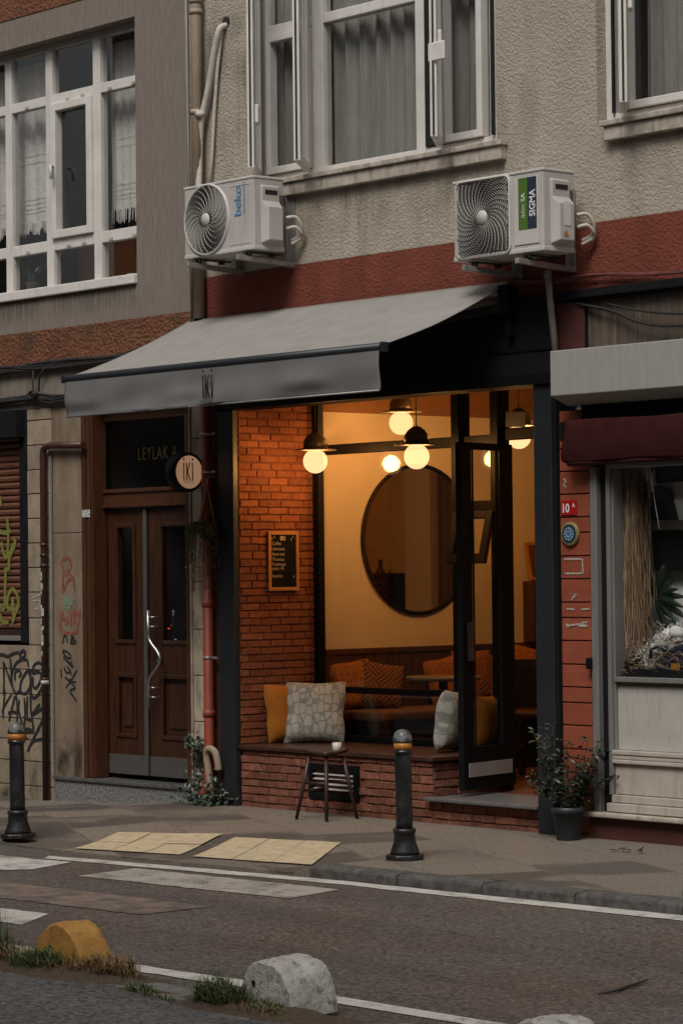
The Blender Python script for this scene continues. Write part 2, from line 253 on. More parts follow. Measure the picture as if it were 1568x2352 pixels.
def mk_asphalt(name, c1, c2, warm):
    m, nt, b = newmat(name); L = nt.links
    tc = nd(nt, 'ShaderNodeTexCoord')
    n1 = nd(nt, 'ShaderNodeTexNoise'); n1.inputs['Scale'].default_value = 40; n1.inputs['Detail'].default_value = 8; n1.inputs['Roughness'].default_value = .88; L.new(tc.outputs['Object'], n1.inputs[0])
    n2 = nd(nt, 'ShaderNodeTexNoise'); n2.inputs['Scale'].default_value = .9; n2.inputs['Detail'].default_value = 5; L.new(tc.outputs['Object'], n2.inputs[0])
    vo = nd(nt, 'ShaderNodeTexVoronoi'); vo.inputs['Scale'].default_value = 85; L.new(tc.outputs['Object'], vo.inputs[0])
    r1 = nd(nt, 'ShaderNodeMapRange'); r1.inputs[1].default_value = .43; r1.inputs[2].default_value = .575; L.new(n1.outputs[0], r1.inputs[0])
    mx = nd(nt, 'ShaderNodeMix', data_type='RGBA'); mx.inputs[6].default_value = c4(c2); mx.inputs[7].default_value = c4(c1); L.new(r1.outputs[0], mx.inputs[0])
    r2 = nd(nt, 'ShaderNodeMapRange'); r2.inputs[1].default_value = .38; r2.inputs[2].default_value = .66; r2.inputs[4].default_value = .6; L.new(n2.outputs[0], r2.inputs[0])
    mw = nd(nt, 'ShaderNodeMix', data_type='RGBA'); mw.blend_type = 'MULTIPLY'; mw.inputs[7].default_value = c4(warm); L.new(r2.outputs[0], mw.inputs[0]); L.new(mx.outputs[2], mw.inputs[6])
    # pale stones in the mix
    r3 = nd(nt, 'ShaderNodeMapRange'); r3.inputs[1].default_value = .93; r3.inputs[2].default_value = .98; L.new(vo.outputs['Color'], r3.inputs[0])
    mz = nd(nt, 'ShaderNodeMix', data_type='RGBA'); mz.inputs[7].default_value = (.22, .18, .14, 1); L.new(r3.outputs[0], mz.inputs[0]); L.new(mw.outputs[2], mz.inputs[6])
    # worn lighter wheel tracks along the street and dark oil spots
    mpw = nd(nt, 'ShaderNodeMapping'); mpw.inputs['Scale'].default_value = (.18, 1.5, 1); L.new(tc.outputs['Object'], mpw.inputs[0])
    n4 = nd(nt, 'ShaderNodeTexNoise'); n4.inputs['Scale'].default_value = 1.3; n4.inputs['Detail'].default_value = 6; n4.inputs['Roughness'].default_value = .65; L.new(mpw.outputs[0], n4.inputs[0])
    r4 = nd(nt, 'ShaderNodeMapRange'); r4.inputs[1].default_value = .38; r4.inputs[2].default_value = .66; r4.inputs[3].default_value = .84; r4.inputs[4].default_value = 1.14; L.new(n4.outputs[0], r4.inputs[0])
    mt = nd(nt, 'ShaderNodeMix', data_type='RGBA'); mt.blend_type = 'MULTIPLY'; mt.inputs[0].default_value = 1; L.new(mz.outputs[2], mt.inputs[6]); L.new(r4.outputs[0], mt.inputs[7])
    n5 = nd(nt, 'ShaderNodeTexNoise'); n5.inputs['Scale'].default_value = 5; n5.inputs['Detail'].default_value = 7; n5.inputs['Roughness'].default_value = .7; L.new(tc.outputs['Object'], n5.inputs[0])
    r5 = nd(nt, 'ShaderNodeMapRange'); r5.inputs[1].default_value = .64; r5.inputs[2].default_value = .74; r5.inputs[4].default_value = .6; L.new(n5.outputs[0], r5.inputs[0])
    mo = nd(nt, 'ShaderNodeMix', data_type='RGBA'); mo.inputs[7].default_value = (.022, .019, .018, 1); L.new(r5.outputs[0], mo.inputs[0]); L.new(mt.outputs[2], mo.inputs[6])
    L.new(mo.outputs[2], b.inputs['Base Color']); b.inputs['Roughness'].default_value = .82; b.inputs['Specular IOR Level'].default_value = .3
    bp = nd(nt, 'ShaderNodeBump'); bp.inputs['Strength'].default_value = .5; bp.inputs['Distance'].default_value = .005
    ad = nd(nt, 'ShaderNodeMath', operation='ADD'); L.new(n1.outputs[0], ad.inputs[0]); L.new(vo.outputs['Distance'], ad.inputs[1])
    L.new(ad.outputs[0], bp.inputs['Height']); L.new(bp.outputs[0], b.inputs['Normal'])
    return m
MT['asphalt'] = mk_asphalt('asphalt', (.150, .130, .120), (.030, .0265, .025), (1.08, .84, .69))
MT['asphalt_near'] = mk_asphalt('near_asphalt', (.16, .155, .153), (.026, .026, .026), (.9, .85, .82))
def mk_pavement():
    m, nt, b = newmat('patchy_pavement'); L = nt.links
    tc = nd(nt, 'ShaderNodeTexCoord'); mp = nd(nt, 'ShaderNodeMapping'); mp.inputs['Rotation'].default_value = (0, 0, R(24)); L.new(tc.outputs['Object'], mp.inputs[0])
    br = nd(nt, 'ShaderNodeTexBrick'); br.offset = .5; br.inputs['Scale'].default_value = 1; br.inputs['Brick Width'].default_value = .62; br.inputs['Row Height'].default_value = .62; br.inputs['Mortar Size'].default_value = .009
    br.inputs['Color1'].default_value = (0, 0, 0, 1); br.inputs['Color2'].default_value = (1, 1, 1, 1); br.inputs['Mortar'].default_value = (.5, .5, .5, 1); br.inputs['Bias'].default_value = 0
    dn = nd(nt, 'ShaderNodeTexNoise'); dn.inputs['Scale'].default_value = 2.2; dn.inputs['Detail'].default_value = 4; L.new(tc.outputs['Object'], dn.inputs[0])
    ds = nd(nt, 'ShaderNodeMix', data_type='RGBA'); ds.blend_type = 'LINEAR_LIGHT'; ds.inputs[0].default_value = .055; L.new(mp.outputs[0], ds.inputs[6]); L.new(dn.outputs['Color'], ds.inputs[7])
    L.new(ds.outputs[2], br.inputs['Vector'])
    n1 = nd(nt, 'ShaderNodeTexNoise'); n1.inputs['Scale'].default_value = 42; n1.inputs['Detail'].default_value = 8; n1.inputs['Roughness'].default_value = .86; L.new(tc.outputs['Object'], n1.inputs[0])
    n2 = nd(nt, 'ShaderNodeTexNoise'); n2.inputs['Scale'].default_value = 1.6; n2.inputs['Detail'].default_value = 6; L.new(tc.outputs['Object'], n2.inputs[0])
    r1 = nd(nt, 'ShaderNodeMapRange'); r1.inputs[1].default_value = .35; r1.inputs[2].default_value = .66; L.new(n1.outputs[0], r1.inputs[0])
    mx = nd(nt, 'ShaderNodeMix', data_type='RGBA'); mx.inputs[6].default_value = (.062, .053, .044, 1); mx.inputs[7].default_value = (.275, .235, .19, 1); L.new(r1.outputs[0], mx.inputs[0])
    rb = nd(nt, 'ShaderNodeMapRange'); rb.inputs[1].default_value = .64; rb.inputs[2].default_value = .74; L.new(br.outputs['Color'], rb.inputs[0])
    rn = nd(nt, 'ShaderNodeMapRange'); rn.inputs[1].default_value = .36; rn.inputs[2].default_value = .50; L.new(n2.outputs[0], rn.inputs[0])
    mu = nd(nt, 'ShaderNodeMath', operation='MULTIPLY'); L.new(rb.outputs[0], mu.inputs[0]); L.new(rn.outputs[0], mu.inputs[1])
    mu2 = nd(nt, 'ShaderNodeMath', operation='MULTIPLY'); mu2.inputs[1].default_value = .75; L.new(mu.outputs[0], mu2.inputs[0])
    dk = nd(nt, 'ShaderNodeMix', data_type='RGBA'); dk.inputs[7].default_value = (.05, .043, .040, 1); L.new(mu2.outputs[0], dk.inputs[0]); L.new(mx.outputs[2], dk.inputs[6])
    jt = nd(nt, 'ShaderNodeMix', data_type='RGBA'); jt.inputs[7].default_value = (.035, .03, .026, 1)
    jf = nd(nt, 'ShaderNodeMath', operation='MULTIPLY'); jf.inputs[1].default_value = .35; L.new(br.outputs['Fac'], jf.inputs[0]); L.new(jf.outputs[0], jt.inputs[0]); L.new(dk.outputs[2], jt.inputs[6])
    L.new(jt.outputs[2], b.inputs['Base Color']); b.inputs['Roughness'].default_value = .86; b.inputs['Specular IOR Level'].default_value = .3
    bp = nd(nt, 'ShaderNodeBump'); bp.inputs['Strength'].default_value = .7; bp.inputs['Distance'].default_value = .005; L.new(n1.outputs[0], bp.inputs['Height']); L.new(bp.outputs[0], b.inputs['Normal'])
    return m
MT['pavement'] = mk_pavement()
def mk_paint(name, col, wear, under=(.05, .045, .042)):
    """worn road paint: asphalt shows through where it is rubbed away"""
    m, nt, b = newmat(name); L = nt.links
    tc = nd(nt, 'ShaderNodeTexCoord')
    n1 = nd(nt, 'ShaderNodeTexNoise'); n1.inputs['Scale'].default_value = 6; n1.inputs['Detail'].default_value = 9; n1.inputs['Roughness'].default_value = .75; L.new(tc.outputs['Object'], n1.inputs[0])
    n2 = nd(nt, 'ShaderNodeTexNoise'); n2.inputs['Scale'].default_value = 140; n2.inputs['Detail'].default_value = 3; L.new(tc.outputs['Object'], n2.inputs[0])
    ad = nd(nt, 'ShaderNodeMath', operation='ADD'); L.new(n1.outputs[0], ad.inputs[0]); L.new(n2.outputs[0], ad.inputs[1])
    r1 = nd(nt, 'ShaderNodeMapRange'); r1.inputs[1].default_value = wear-.09; r1.inputs[2].default_value = wear+.09; L.new(ad.outputs[0], r1.inputs[0])
    mx = nd(nt, 'ShaderNodeMix', data_type='RGBA'); mx.inputs[6].default_value = c4(under); mx.inputs[7].default_value = c4(col); L.new(r1.outputs[0], mx.inputs[0])
    L.new(mx.outputs[2], b.inputs['Base Color']); b.inputs['Roughness'].default_value = .75
    bp = nd(nt, 'ShaderNodeBump'); bp.inputs['Strength'].default_value = .6; bp.inputs['Distance'].default_value = .004; L.new(n2.outputs[0], bp.inputs['Height']); L.new(bp.outputs[0], b.inputs['Normal'])
    return m
MT['paint_white'] = mk_paint('white_road_paint', (.50, .48, .445), .90)
MT['paint_worn'] = mk_paint('worn_grey_paint', (.34, .315, .28), .92)
MT['paint_brown'] = mk_paint('worn_brown_paint', (.21, .155, .12), 1.0)
def mk_stone_fabric():
    m, nt, b = newmat('grey_cobble_fabric'); L = nt.links
    tc = nd(nt, 'ShaderNodeTexCoord'); mp = nd(nt, 'ShaderNodeMapping'); mp.inputs['Scale'].default_value = (21, 1, 14); L.new(tc.outputs['Object'], mp.inputs[0])
    v = nd(nt, 'ShaderNodeTexVoronoi'); v.feature = 'DISTANCE_TO_EDGE'; v.distance = 'EUCLIDEAN'; v.inputs['Scale'].default_value = 1; v.inputs['Randomness'].default_value = .55; L.new(mp.outputs[0], v.inputs[0])
    r = nd(nt, 'ShaderNodeMapRange'); r.inputs[1].default_value = .04; r.inputs[2].default_value = .10; L.new(v.outputs['Distance'], r.inputs[0])
    mx = nd(nt, 'ShaderNodeMix', data_type='RGBA'); mx.inputs[6].default_value = (.24, .235, .205, 1); mx.inputs[7].default_value = (.42, .41, .36, 1); L.new(r.outputs[0], mx.inputs[0])
    L.new(mx.outputs[2], b.inputs['Base Color']); b.inputs['Roughness'].default_value = .95
    n = nd(nt, 'ShaderNodeTexNoise'); n.inputs['Scale'].default_value = 240; L.new(tc.outputs['Object'], n.inputs[0])
    bp = nd(nt, 'ShaderNodeBump'); bp.inputs['Strength'].default_value = .4; bp.inputs['Distance'].default_value = .003; L.new(n.outputs[0], bp.inputs['Height']); L.new(bp.outputs[0], b.inputs['Normal'])
    return m
MT['fab_grey'] = mk_stone_fabric()
def mk_lines_fabric(name, a, bcol, sc, scallop=False):
    m, nt, b = newmat(name); L = nt.links
    tc = nd(nt, 'ShaderNodeTexCoord'); mp = nd(nt, 'ShaderNodeMapping'); mp.inputs['Scale'].default_value = (sc, 1, sc); mp.inputs['Rotation'].default_value = (0, R(45 if not scallop else 0), 0); L.new(tc.outputs['Object'], mp.inputs[0])
    if scallop:
        t = nd(nt, 'ShaderNodeTexVoronoi'); t.feature = 'F1'; t.inputs['Randomness'].default_value = .15; t.inputs['Scale'].default_value = 1; L.new(mp.outputs[0], t.inputs[0])
        mm = nd(nt, 'ShaderNodeMath', operation='MULTIPLY'); mm.inputs[1].default_value = 14; L.new(t.outputs['Distance'], mm.inputs[0])
        s = nd(nt, 'ShaderNodeMath', operation='SINE'); L.new(mm.outputs[0], s.inputs[0]); o = s.outputs[0]; lo, hi = .4, .8
    else:
        ch = nd(nt, 'ShaderNodeTexChecker'); ch.inputs['Scale'].default_value = .22; L.new(mp.outputs[0], ch.inputs[0])
        sp = nd(nt, 'ShaderNodeSeparateXYZ'); L.new(mp.outputs[0], sp.inputs[0])
        mi = nd(nt, 'ShaderNodeMix', data_type='FLOAT'); L.new(ch.outputs['Fac'], mi.inputs[0]); L.new(sp.outputs[0], mi.inputs[2]); L.new(sp.outputs[2], mi.inputs[3])
        s = nd(nt, 'ShaderNodeMath', operation='SINE'); mm = nd(nt, 'ShaderNodeMath', operation='MULTIPLY'); mm.inputs[1].default_value = 5; L.new(mi.outputs[0], mm.inputs[0]); L.new(mm.outputs[0], s.inputs[0]); o = s.outputs[0]; lo, hi = -.1, .3
    r = nd(nt, 'ShaderNodeMapRange'); r.inputs[1].default_value = lo; r.inputs[2].default_value = hi; L.new(o, r.inputs[0])
    mx = nd(nt, 'ShaderNodeMix', data_type='RGBA'); mx.inputs[6].default_value = c4(a); mx.inputs[7].default_value = c4(bcol); L.new(r.outputs[0], mx.inputs[0])
    L.new(mx.outputs[2], b.inputs['Base Color']); b.inputs['Roughness'].default_value = .95
    return m
MT['fab_zig'] = mk_lines_fabric('brown_zigzag_fabric', (.24, .095, .03), (.06, .022, .013), 46)
MT['fab_scallop'] = mk_lines_fabric('orange_scallop_fabric', (.27, .09, .016), (.38, .15, .035), 20, True)

# ------------------------------------------------------------------ mesh builder
ORG = {}
class M:
    def __init__(s): s.v = []; s.f = []; s.sm = []
    def add(s, vs, fs, smooth=False):
        o = len(s.v); s.v += [V(p) for p in vs]
        for f in fs: s.f.append([i+o for i in f]); s.sm.append(smooth)
        return s
    def box(s, x0, x1, y0, y1, z0, z1):
        vs = [(x, y, z) for z in (z0, z1) for y in (y0, y1) for x in (x0, x1)]
        return s.add(vs, [(0, 2, 3, 1), (4, 5, 7, 6), (0, 1, 5, 4), (2, 6, 7, 3), (0, 4, 6, 2), (1, 3, 7, 5)])
    def obox(s, c, sx, sy, sz, rot):
        vs = [V(c) + rot @ V((x*sx/2, y*sy/2, z*sz/2)) for z in (-1, 1) for y in (-1, 1) for x in (-1, 1)]
        return s.add(vs, [(0, 2, 3, 1), (4, 5, 7, 6), (0, 1, 5, 4), (2, 6, 7, 3), (0, 4, 6, 2), (1, 3, 7, 5)])
    def bar(s, a, b, w, h, upv=(0, 0, 1)):
        a, b = V(a), V(b); d = (b-a).normalized(); u = V(upv)
        if abs(d.dot(u)) > .98: u = V((0, 1, 0))
        r = d.cross(u).normalized(); u = r.cross(d)
        rot = Matrix((r, d, u)).transposed()
        return s.obox((a+b)/2, w, (b-a).length, h, rot)
    def tube(s, pts, rad, n=10, cap=True, smooth=True):
        pts = [V(p) for p in pts]; rs = rad if isinstance(rad, (list, tuple)) else [rad]*len(pts)
        o = len(s.v); prev = None
        for i, p in enumerate(pts):
            d = (pts[min(i+1, len(pts)-1)] - pts[max(i-1, 0)]).normalized()
            if prev is None:
                u = V((0, 0, 1)) if abs(d.z) < .9 else V((1, 0, 0))
                u = (u - d*u.dot(d)).normalized()
            else: u = (prev - d*prev.dot(d)).normalized()
            prev = u; w = d.cross(u)
            for k in range(n):
                a = 2*math.pi*k/n; s.v.append(p + (u*math.cos(a) + w*math.sin(a))*rs[i])
        for i in range(len(pts)-1):
            for k in range(n):
                s.f.append([o+i*n+k, o+i*n+(k+1) % n, o+(i+1)*n+(k+1) % n, o+(i+1)*n+k]); s.sm.append(smooth)
        if cap:
            s.f.append([o+k for k in range(n)][::-1]); s.sm.append(False)
            e = o+(len(pts)-1)*n; s.f.append([e+k for k in range(n)]); s.sm.append(False)
        return s
    def lathe(s, prof, c, n=28, axis='z', smooth=True, cap=True):
        c = V(c); o = len(s.v)
        for (r, h) in prof:
            for k in range(n):
                a = 2*math.pi*k/n; x, y = r*math.cos(a), r*math.sin(a)
                s.v.append(c + (V((x, y, h)) if axis == 'z' else V((x, h, y)) if axis == 'y' else V((h, x, y))))
        for i in range(len(prof)-1):
            for k in range(n):
                s.f.append([o+i*n+k, o+i*n+(k+1) % n, o+(i+1)*n+(k+1) % n, o+(i+1)*n+k]); s.sm.append(smooth)
        if cap:
            s.f.append([o+k for k in range(n)][::-1]); s.sm.append(False)
            e = o+(len(prof)-1)*n; s.f.append([e+k for k in range(n)]); s.sm.append(False)
        return s
    def grid(s, nu, nv, fn, smooth=True):
        o = len(s.v)
        for j in range(nv+1):
            for i in range(nu+1): s.v.append(V(fn(i/nu, j/nv)))
        for j in range(nv):
            for i in range(nu):
                a = o+j*(nu+1)+i; s.f.append([a, a+1, a+nu+2, a+nu+1]); s.sm.append(smooth)
        return s
    def prism(s, poly, d):
        """closed outline (3-D points) extruded by vector d"""
        n = len(poly); d = V(d); vs = [V(p) for p in poly] + [V(p)+d for p in poly]
        return s.add(vs, [list(range(n))[::-1], list(range(n, 2*n))] + [[i, (i+1) % n, n+(i+1) % n, n+i] for i in range(n)])
    def leaf(s, p, d, nrm, ln, w):
        p, d = V(p), V(d).normalized(); nrm = V(nrm); sd = d.cross(nrm)
        if sd.length < .01: sd = d.orthogonal()
        sd.normalize(); nn = sd.cross(d)
        vs = [p, p+d*ln*.35+sd*w*.5+nn*w*.15, p+d*ln*.75+sd*w*.38+nn*w*.1, p+d*ln-nn*w*.2, p+d*ln*.75-sd*w*.38+nn*w*.1, p+d*ln*.35-sd*w*.5+nn*w*.15, p+d*ln*.5-nn*w*.05]
        return s.add(vs, [(0, 1, 6), (1, 2, 6), (2, 3, 6), (3, 4, 6), (4, 5, 6), (5, 0, 6)])
    def blade(s, p, d, ln, w, bend=.3):
        p, d = V(p), V(d).normalized(); sd = d.cross(V((0, 0, 1)))
        if sd.length < .05: sd = V((random.uniform(-1, 1), random.uniform(-1, 1), 0))
        sd.normalize(); out = V((d.x, d.y, 0)); q = p+d*ln*.55; t = p+d*ln+out*ln*bend-V((0, 0, ln*bend*.5))
        return s.add([p-sd*w/2, p+sd*w/2, q+sd*w*.4, q-sd*w*.4, t], [(0, 1, 2, 3), (3, 2, 4)])
    def build(s, name, m, parent=None, org=None, bevel=0, seg=2, label=None, cat=None, group=None, kind=None, fixn=True, solid=0):
        me = bpy.data.meshes.new(name)
        if parent is not None: o3 = ORG[parent.name]
        else: o3 = V(org) if org is not None else V((0, 0, 0))
        me.from_pydata([v-o3 for v in s.v], [], s.f)
        me.polygons.foreach_set('use_smooth', s.sm)
        if fixn:
            b = bmesh.new(); b.from_mesh(me); bmesh.ops.recalc_face_normals(b, faces=b.faces); b.to_mesh(me); b.free()
        me.materials.append(MT[m] if isinstance(m, str) else m)
        ob = bpy.data.objects.new(name, me); COL.objects.link(ob)
        if parent is not None: ob.parent = parent
        else: ob.location = o3
        ORG[ob.name] = o3
        if bevel:
            bv = ob.modifiers.new('bevel', 'BEVEL'); bv.width = bevel; bv.segments = seg; bv.limit_method = 'ANGLE'; bv.angle_limit = R(40)
        if solid:
            sd = ob.modifiers.new('solid', 'SOLIDIFY'); sd.thickness = solid
        if label: ob['label'] = label
        if cat: ob['category'] = cat
        if group: ob['group'] = group
        if kind: ob['kind'] = kind
        return ob
def thing(name, label, cat, loc, group=None):
    o = bpy.data.objects.new(name, None); COL.objects.link(o); o.location = loc; o.empty_display_size = .1
    o['label'] = label; o['category'] = cat
    if group: o['group'] = group
    ORG[o.name] = V(loc)
    return o
def copy_thing(src, loc, label, scale=None):
    r = src.copy(); COL.objects.link(r); r.location = loc; r['label'] = label
    if scale: r.scale = scale
    ORG[r.name] = V(loc)
    for ch in list(src.children):
        c = ch.copy(); COL.objects.link(c); c.parent = r
        for g in ch.children:
            d = g.copy(); COL.objects.link(d); d.parent = c
    return r
def text_geo(body, size, bold=0.0, spacing=1.0):
    cu = bpy.data.curves.new('txt', 'FONT'); cu.body = body; cu.size = size; cu.offset = bold; cu.space_character = spacing; cu.resolution_u = 3
    ob = bpy.data.objects.new('txt', cu); COL.objects.link(ob); bpy.context.view_layer.update()
    me = bpy.data.meshes.new_from_object(ob.evaluated_get(bpy.context.evaluated_depsgraph_get()))
    vs = [v.co.copy() for v in me.vertices]; fs = [list(p.vertices) for p in me.polygons]
    bpy.data.objects.remove(ob); bpy.data.curves.remove(cu); bpy.data.meshes.remove(me)
    return vs, fs
def add_text(mm, body, size, o, xd, yd, bold=0.0, squeeze=1.0, center=False, spacing=1.0):
    vs, fs = text_geo(body, size, bold, spacing)
    if not vs: return mm
    xs = [v.x for v in vs]; off = (min(xs)+max(xs))/2 if center else min(xs)
    o, xd, yd = V(o), V(xd), V(yd)
    return mm.add([o + xd*((v.x-off)*squeeze) + yd*v.y for v in vs], fs)
def holed_wall(mm, x0, x1, z0, z1, y0, y1, holes):
    xs = sorted({x0, x1} | {min(max(h[k], x0), x1) for h in holes for k in (0, 1)}); zs = sorted({z0, z1} | {min(max(h[k], z0), z1) for h in holes for k in (2, 3)})
    def solid(i, j):
        if i < 0 or j < 0 or i >= len(xs)-1 or j >= len(zs)-1: return False
        cx, cz = (xs[i]+xs[i+1])/2, (zs[j]+zs[j+1])/2
        return not any(h[0] < cx < h[1] and h[2] < cz < h[3] for h in holes)
    for i in range(len(xs)-1):
        for j in range(len(zs)-1):
            if not solid(i, j): continue
            a, b, c, d = xs[i], xs[i+1], zs[j], zs[j+1]
            mm.add([(a, y0, c), (b, y0, c), (b, y0, d), (a, y0, d)], [(0, 1, 2, 3)]); mm.add([(a, y1, c), (b, y1, c), (b, y1, d), (a, y1, d)], [(3, 2, 1, 0)])
            if not solid(i-1, j): mm.add([(a, y0, c), (a, y1, c), (a, y1, d), (a, y0, d)], [(3, 2, 1, 0)])
            if not solid(i+1, j): mm.add([(b, y0, c), (b, y1, c), (b, y1, d), (b, y0, d)], [(0, 1, 2, 3)])
            if not solid(i, j-1): mm.add([(a, y0, c), (b, y0, c), (b, y1, c), (a, y1, c)], [(3, 2, 1, 0)])
            if not solid(i, j+1): mm.add([(a, y0, d), (b, y0, d), (b, y1, d), (a, y1, d)], [(0, 1, 2, 3)])
    return mm
def frame_rect(mm, x0, x1, z0, z1, y0, y1, w, wb=None, wt=None):
    wb = w if wb is None else wb; wt = w if wt is None else wt
    mm.box(x0, x0+w, y0, y1, z0, z1); mm.box(x1-w, x1, y0, y1, z0, z1)
    mm.box(x0+w, x1-w, y0, y1, z0, z0+wb); mm.box(x0+w, x1-w, y0, y1, z1-wt, z1)
    return mm
def bricks(mm, o, ud, vd, nd_, ul, vl, bw=.18, bh=.054, gap=.0045, dep=.014, holes=()):
    o, ud, vd, nn = V(o), V(ud), V(vd), V(nd_); row = 0; v = 0.0
    while v < vl-.004:
        h = min(bh+random.uniform(-.002, .002), vl-v); u = -bw*.5 if row % 2 else 0.0
        u += random.uniform(-.02, .02)
        while u < ul:
            w = bw*random.uniform(.9, 1.1); a, b = max(u, 0), min(u+w, ul)
            if b-a > .015 and not any(hh[0] < (a+b)/2 < hh[1] and hh[2] < v+h/2 < hh[3] for hh in holes):
                for hh in holes:
                    if hh[2] < v+h/2 < hh[3]:
                        if a < hh[0] < b: b = hh[0]
                        if a < hh[1] < b: a = hh[1]
                a += gap/2*random.uniform(.6, 1.5); b -= gap/2*random.uniform(.6, 1.5)
                z0, z1 = v+gap/2*random.uniform(.7, 1.4), v+h-gap/2*random.uniform(.7, 1.4)
                d = dep*random.uniform(.7, 1.15); nu = 4
                t = [(a+(b-a)*i/nu + (random.uniform(-.002, .002) if 0 < i < nu else 0)) for i in range(nu+1)]
                top = [z1+random.uniform(-.0025, .002) for _ in t]; bot = [z0+random.uniform(-.002, .0025) for _ in t]
                ins = .0035
                vs = []
                for i, x in enumerate(t):
                    e = ins if i == 0 else -ins if i == nu else 0
                    vs += [o+ud*x+vd*bot[i], o+ud*x+vd*top[i], o+ud*(x+e)+vd*(bot[i]+ins)+nn*(d+random.uniform(-.0015, .0015)), o+ud*(x+e)+vd*(top[i]-ins)+nn*(d+random.uniform(-.0015, .0015))]
                fs = []
                for i in range(nu):
                    k, l = 4*i, 4*i+4
                    fs += [(k+2, l+2, l+3, k+3), (k, l, l+2, k+2), (k+3, l+3, l+1, k+1)]
                fs += [(0, 2, 3, 1), (4*nu, 4*nu+1, 4*nu+3, 4*nu+2)]
                mm.add(vs, fs)
            u += w
        v += h; row += 1
    return mm
def curve(pts, k=6):
    q = [V(p) for p in pts]; P = []
    for j in range(len(q)-1):
        p0, p1_, p2_, p3_ = q[max(j-1, 0)], q[j], q[j+1], q[min(j+2, len(q)-1)]
        for i in range(k):
            t = i/k; P.append(.5*((2*p1_)+(p2_-p0)*t+(2*p0-5*p1_+4*p2_-p3_)*t*t+(3*p1_-p0-3*p2_+p3_)*t**3))
    return P+[q[-1]]
def smooth(t): t = max(0, min(1, t)); return t*t*(3-2*t)
# ------------------------------------------------------------------ ground
def pz(x, y):
    z = -.09*smooth((-1.2-x)/2.3)
    r = smooth((x+1.0)/.5)*(1-smooth((x-2.05)/.22))
    return z - .055*r*smooth((-1.15-y)/.95)
def kerb_y(x):
    return -2.36 + .085*smooth(x/2.2)*2.2*.9 + max(0, x-2.2)*.052 if x > 0 else -2.36
ROAD = -.068
M().grid(2, 2, lambda u, v: (-150+300*u, -150+300*v, -.32)).build('ground', 'asphalt_near', kind='structure')
g = M(); g.grid(60, 16, lambda u, v: (-30+60*u, -5.5+(5.5-1.6)*v, ROAD)); g.build('road', 'asphalt', kind='structure')
xs = [-12, -8, -6, -5, -4.5, -4, -3.5, -3, -2.6, -2.2, -1.8, -1.4] + [-1.2+.1*i for i in range(38)] + [2.7, 3, 3.5, 4, 4.5, 5, 5.5, 6, 8, 12, 20]
g = M()
def kerbed(x): return x > 2.2 or x < -.75
def edge_y(x): return kerb_y(x)+(.13 if kerbed(x) else 0)
NV = 22
for i in range(len(xs)-1):
    for j in range(NV):
        q = []
        for (x, t) in ((xs[i], j/NV), (xs[i+1], j/NV), (xs[i+1], (j+1)/NV), (xs[i], (j+1)/NV)):
            y = .55 + (edge_y(x)-.55)*t; q.append((x, y, pz(x, y)))
        g.add(q, [(0, 3, 2, 1)], True)
for i in range(len(xs)-1):
    a, b = xs[i], xs[i+1]
    g.add([(a, edge_y(a), pz(a, edge_y(a))), (b, edge_y(b), pz(b, edge_y(b))), (b, edge_y(b), -.1), (a, edge_y(a), -.1)], [(0, 1, 2, 3)])
pav = g.build('pavement', 'pavement', kind='structure', fixn=False)
# kerb stones
k = M(); x = 2.2
while x < 9:
    l = random.uniform(.62, .78); a, b = x+.006, x+l-.006
    n = 8
    for i in range(n):
        u0_, u1_ = a+(b-a)*i/n, a+(b-a)*(i+1)/n
    prof = [(.0, -.11), (.0, -.022), (.006, -.010), (.022, -.001), (.10, .001), (.128, .001), (.128, -.11)]
    vs = []; 
    for i in range(n+1):
        xx = a+(b-a)*i/n; e = .008 if i in (0, n) else 0
        w = random.uniform(-.004, .004)
        for (dy, dz) in prof: vs.append((xx, kerb_y(xx)+dy+(e if dy < .05 else 0)+w*(dy < .05), dz+pz(xx, -1)+w*.6-(e if dz > -.05 else 0)))
    m_ = len(prof); fs = []
    for i in range(n):
        for j in range(m_-1): fs.append((i*m_+j, i*m_+j+1, (i+1)*m_+j+1, (i+1)*m_+j))
    fs += [tuple(range(m_)), tuple(range(n*m_, n*m_+m_))]
    k.add(vs, fs); x += l
x = -.8
while x > -8:
    l = random.uniform(.6, .75); k.box(x-l+.006, x-.006, kerb_y(x), kerb_y(x)+.128, -.2, pz(x, -1)-.002); x -= l
k.build('kerb', 'kerb', kind='structure')
# near side of the street
g = M()
edge = [(-12, -5.55), (3.2, -5.5), (4.1, -5.42), (4.75, -5.46), (5.0, -5.5), (5.6, -5.56), (6.2, -5.5), (7.0, -5.45), (20, -5.4)]
for i in range(len(edge)-1):
    (a, ya), (b, yb) = edge[i], edge[i+1]
    g.add([(a, ya, -.035), (b, yb, -.035), (b, -30, -.03), (a, -30, -.03)], [(0, 3, 2, 1)]); g.add([(a, ya, -.035), (b, yb, -.035), (b, yb+.012, -.12), (a, ya+.012, -.12)], [(0, 1, 2, 3)])
g.build('near_pavement', 'asphalt_near', kind='structure')
g = M()
for (a, b, y0, y1, dz) in ((4.93, 5.24, -5.53, -5.33, 0), (5.26, 5.62, -5.58, -5.36, .006), (5.66, 5.95, -5.66, -5.52, -.004), (3.3, 3.9, -5.5, -5.3, .0), (6.4, 7.0, -5.5, -5.28, 0)):
    g.add([(a, y0, -.03+dz), (b, y0, -.027+dz), (b+.03, y1, -.036+dz), (a+.03, y1, -.033+dz), (a, y0, -.12), (b, y0, -.12), (b+.03, y1, -.12), (a+.03, y1, -.12)], [(0, 1, 2, 3), (0, 1, 5, 4), (1, 2, 6, 5), (2, 3, 7, 6), (3, 0, 4, 7)])
g.build('edge_paving', 'flag', kind='structure', bevel=.006)
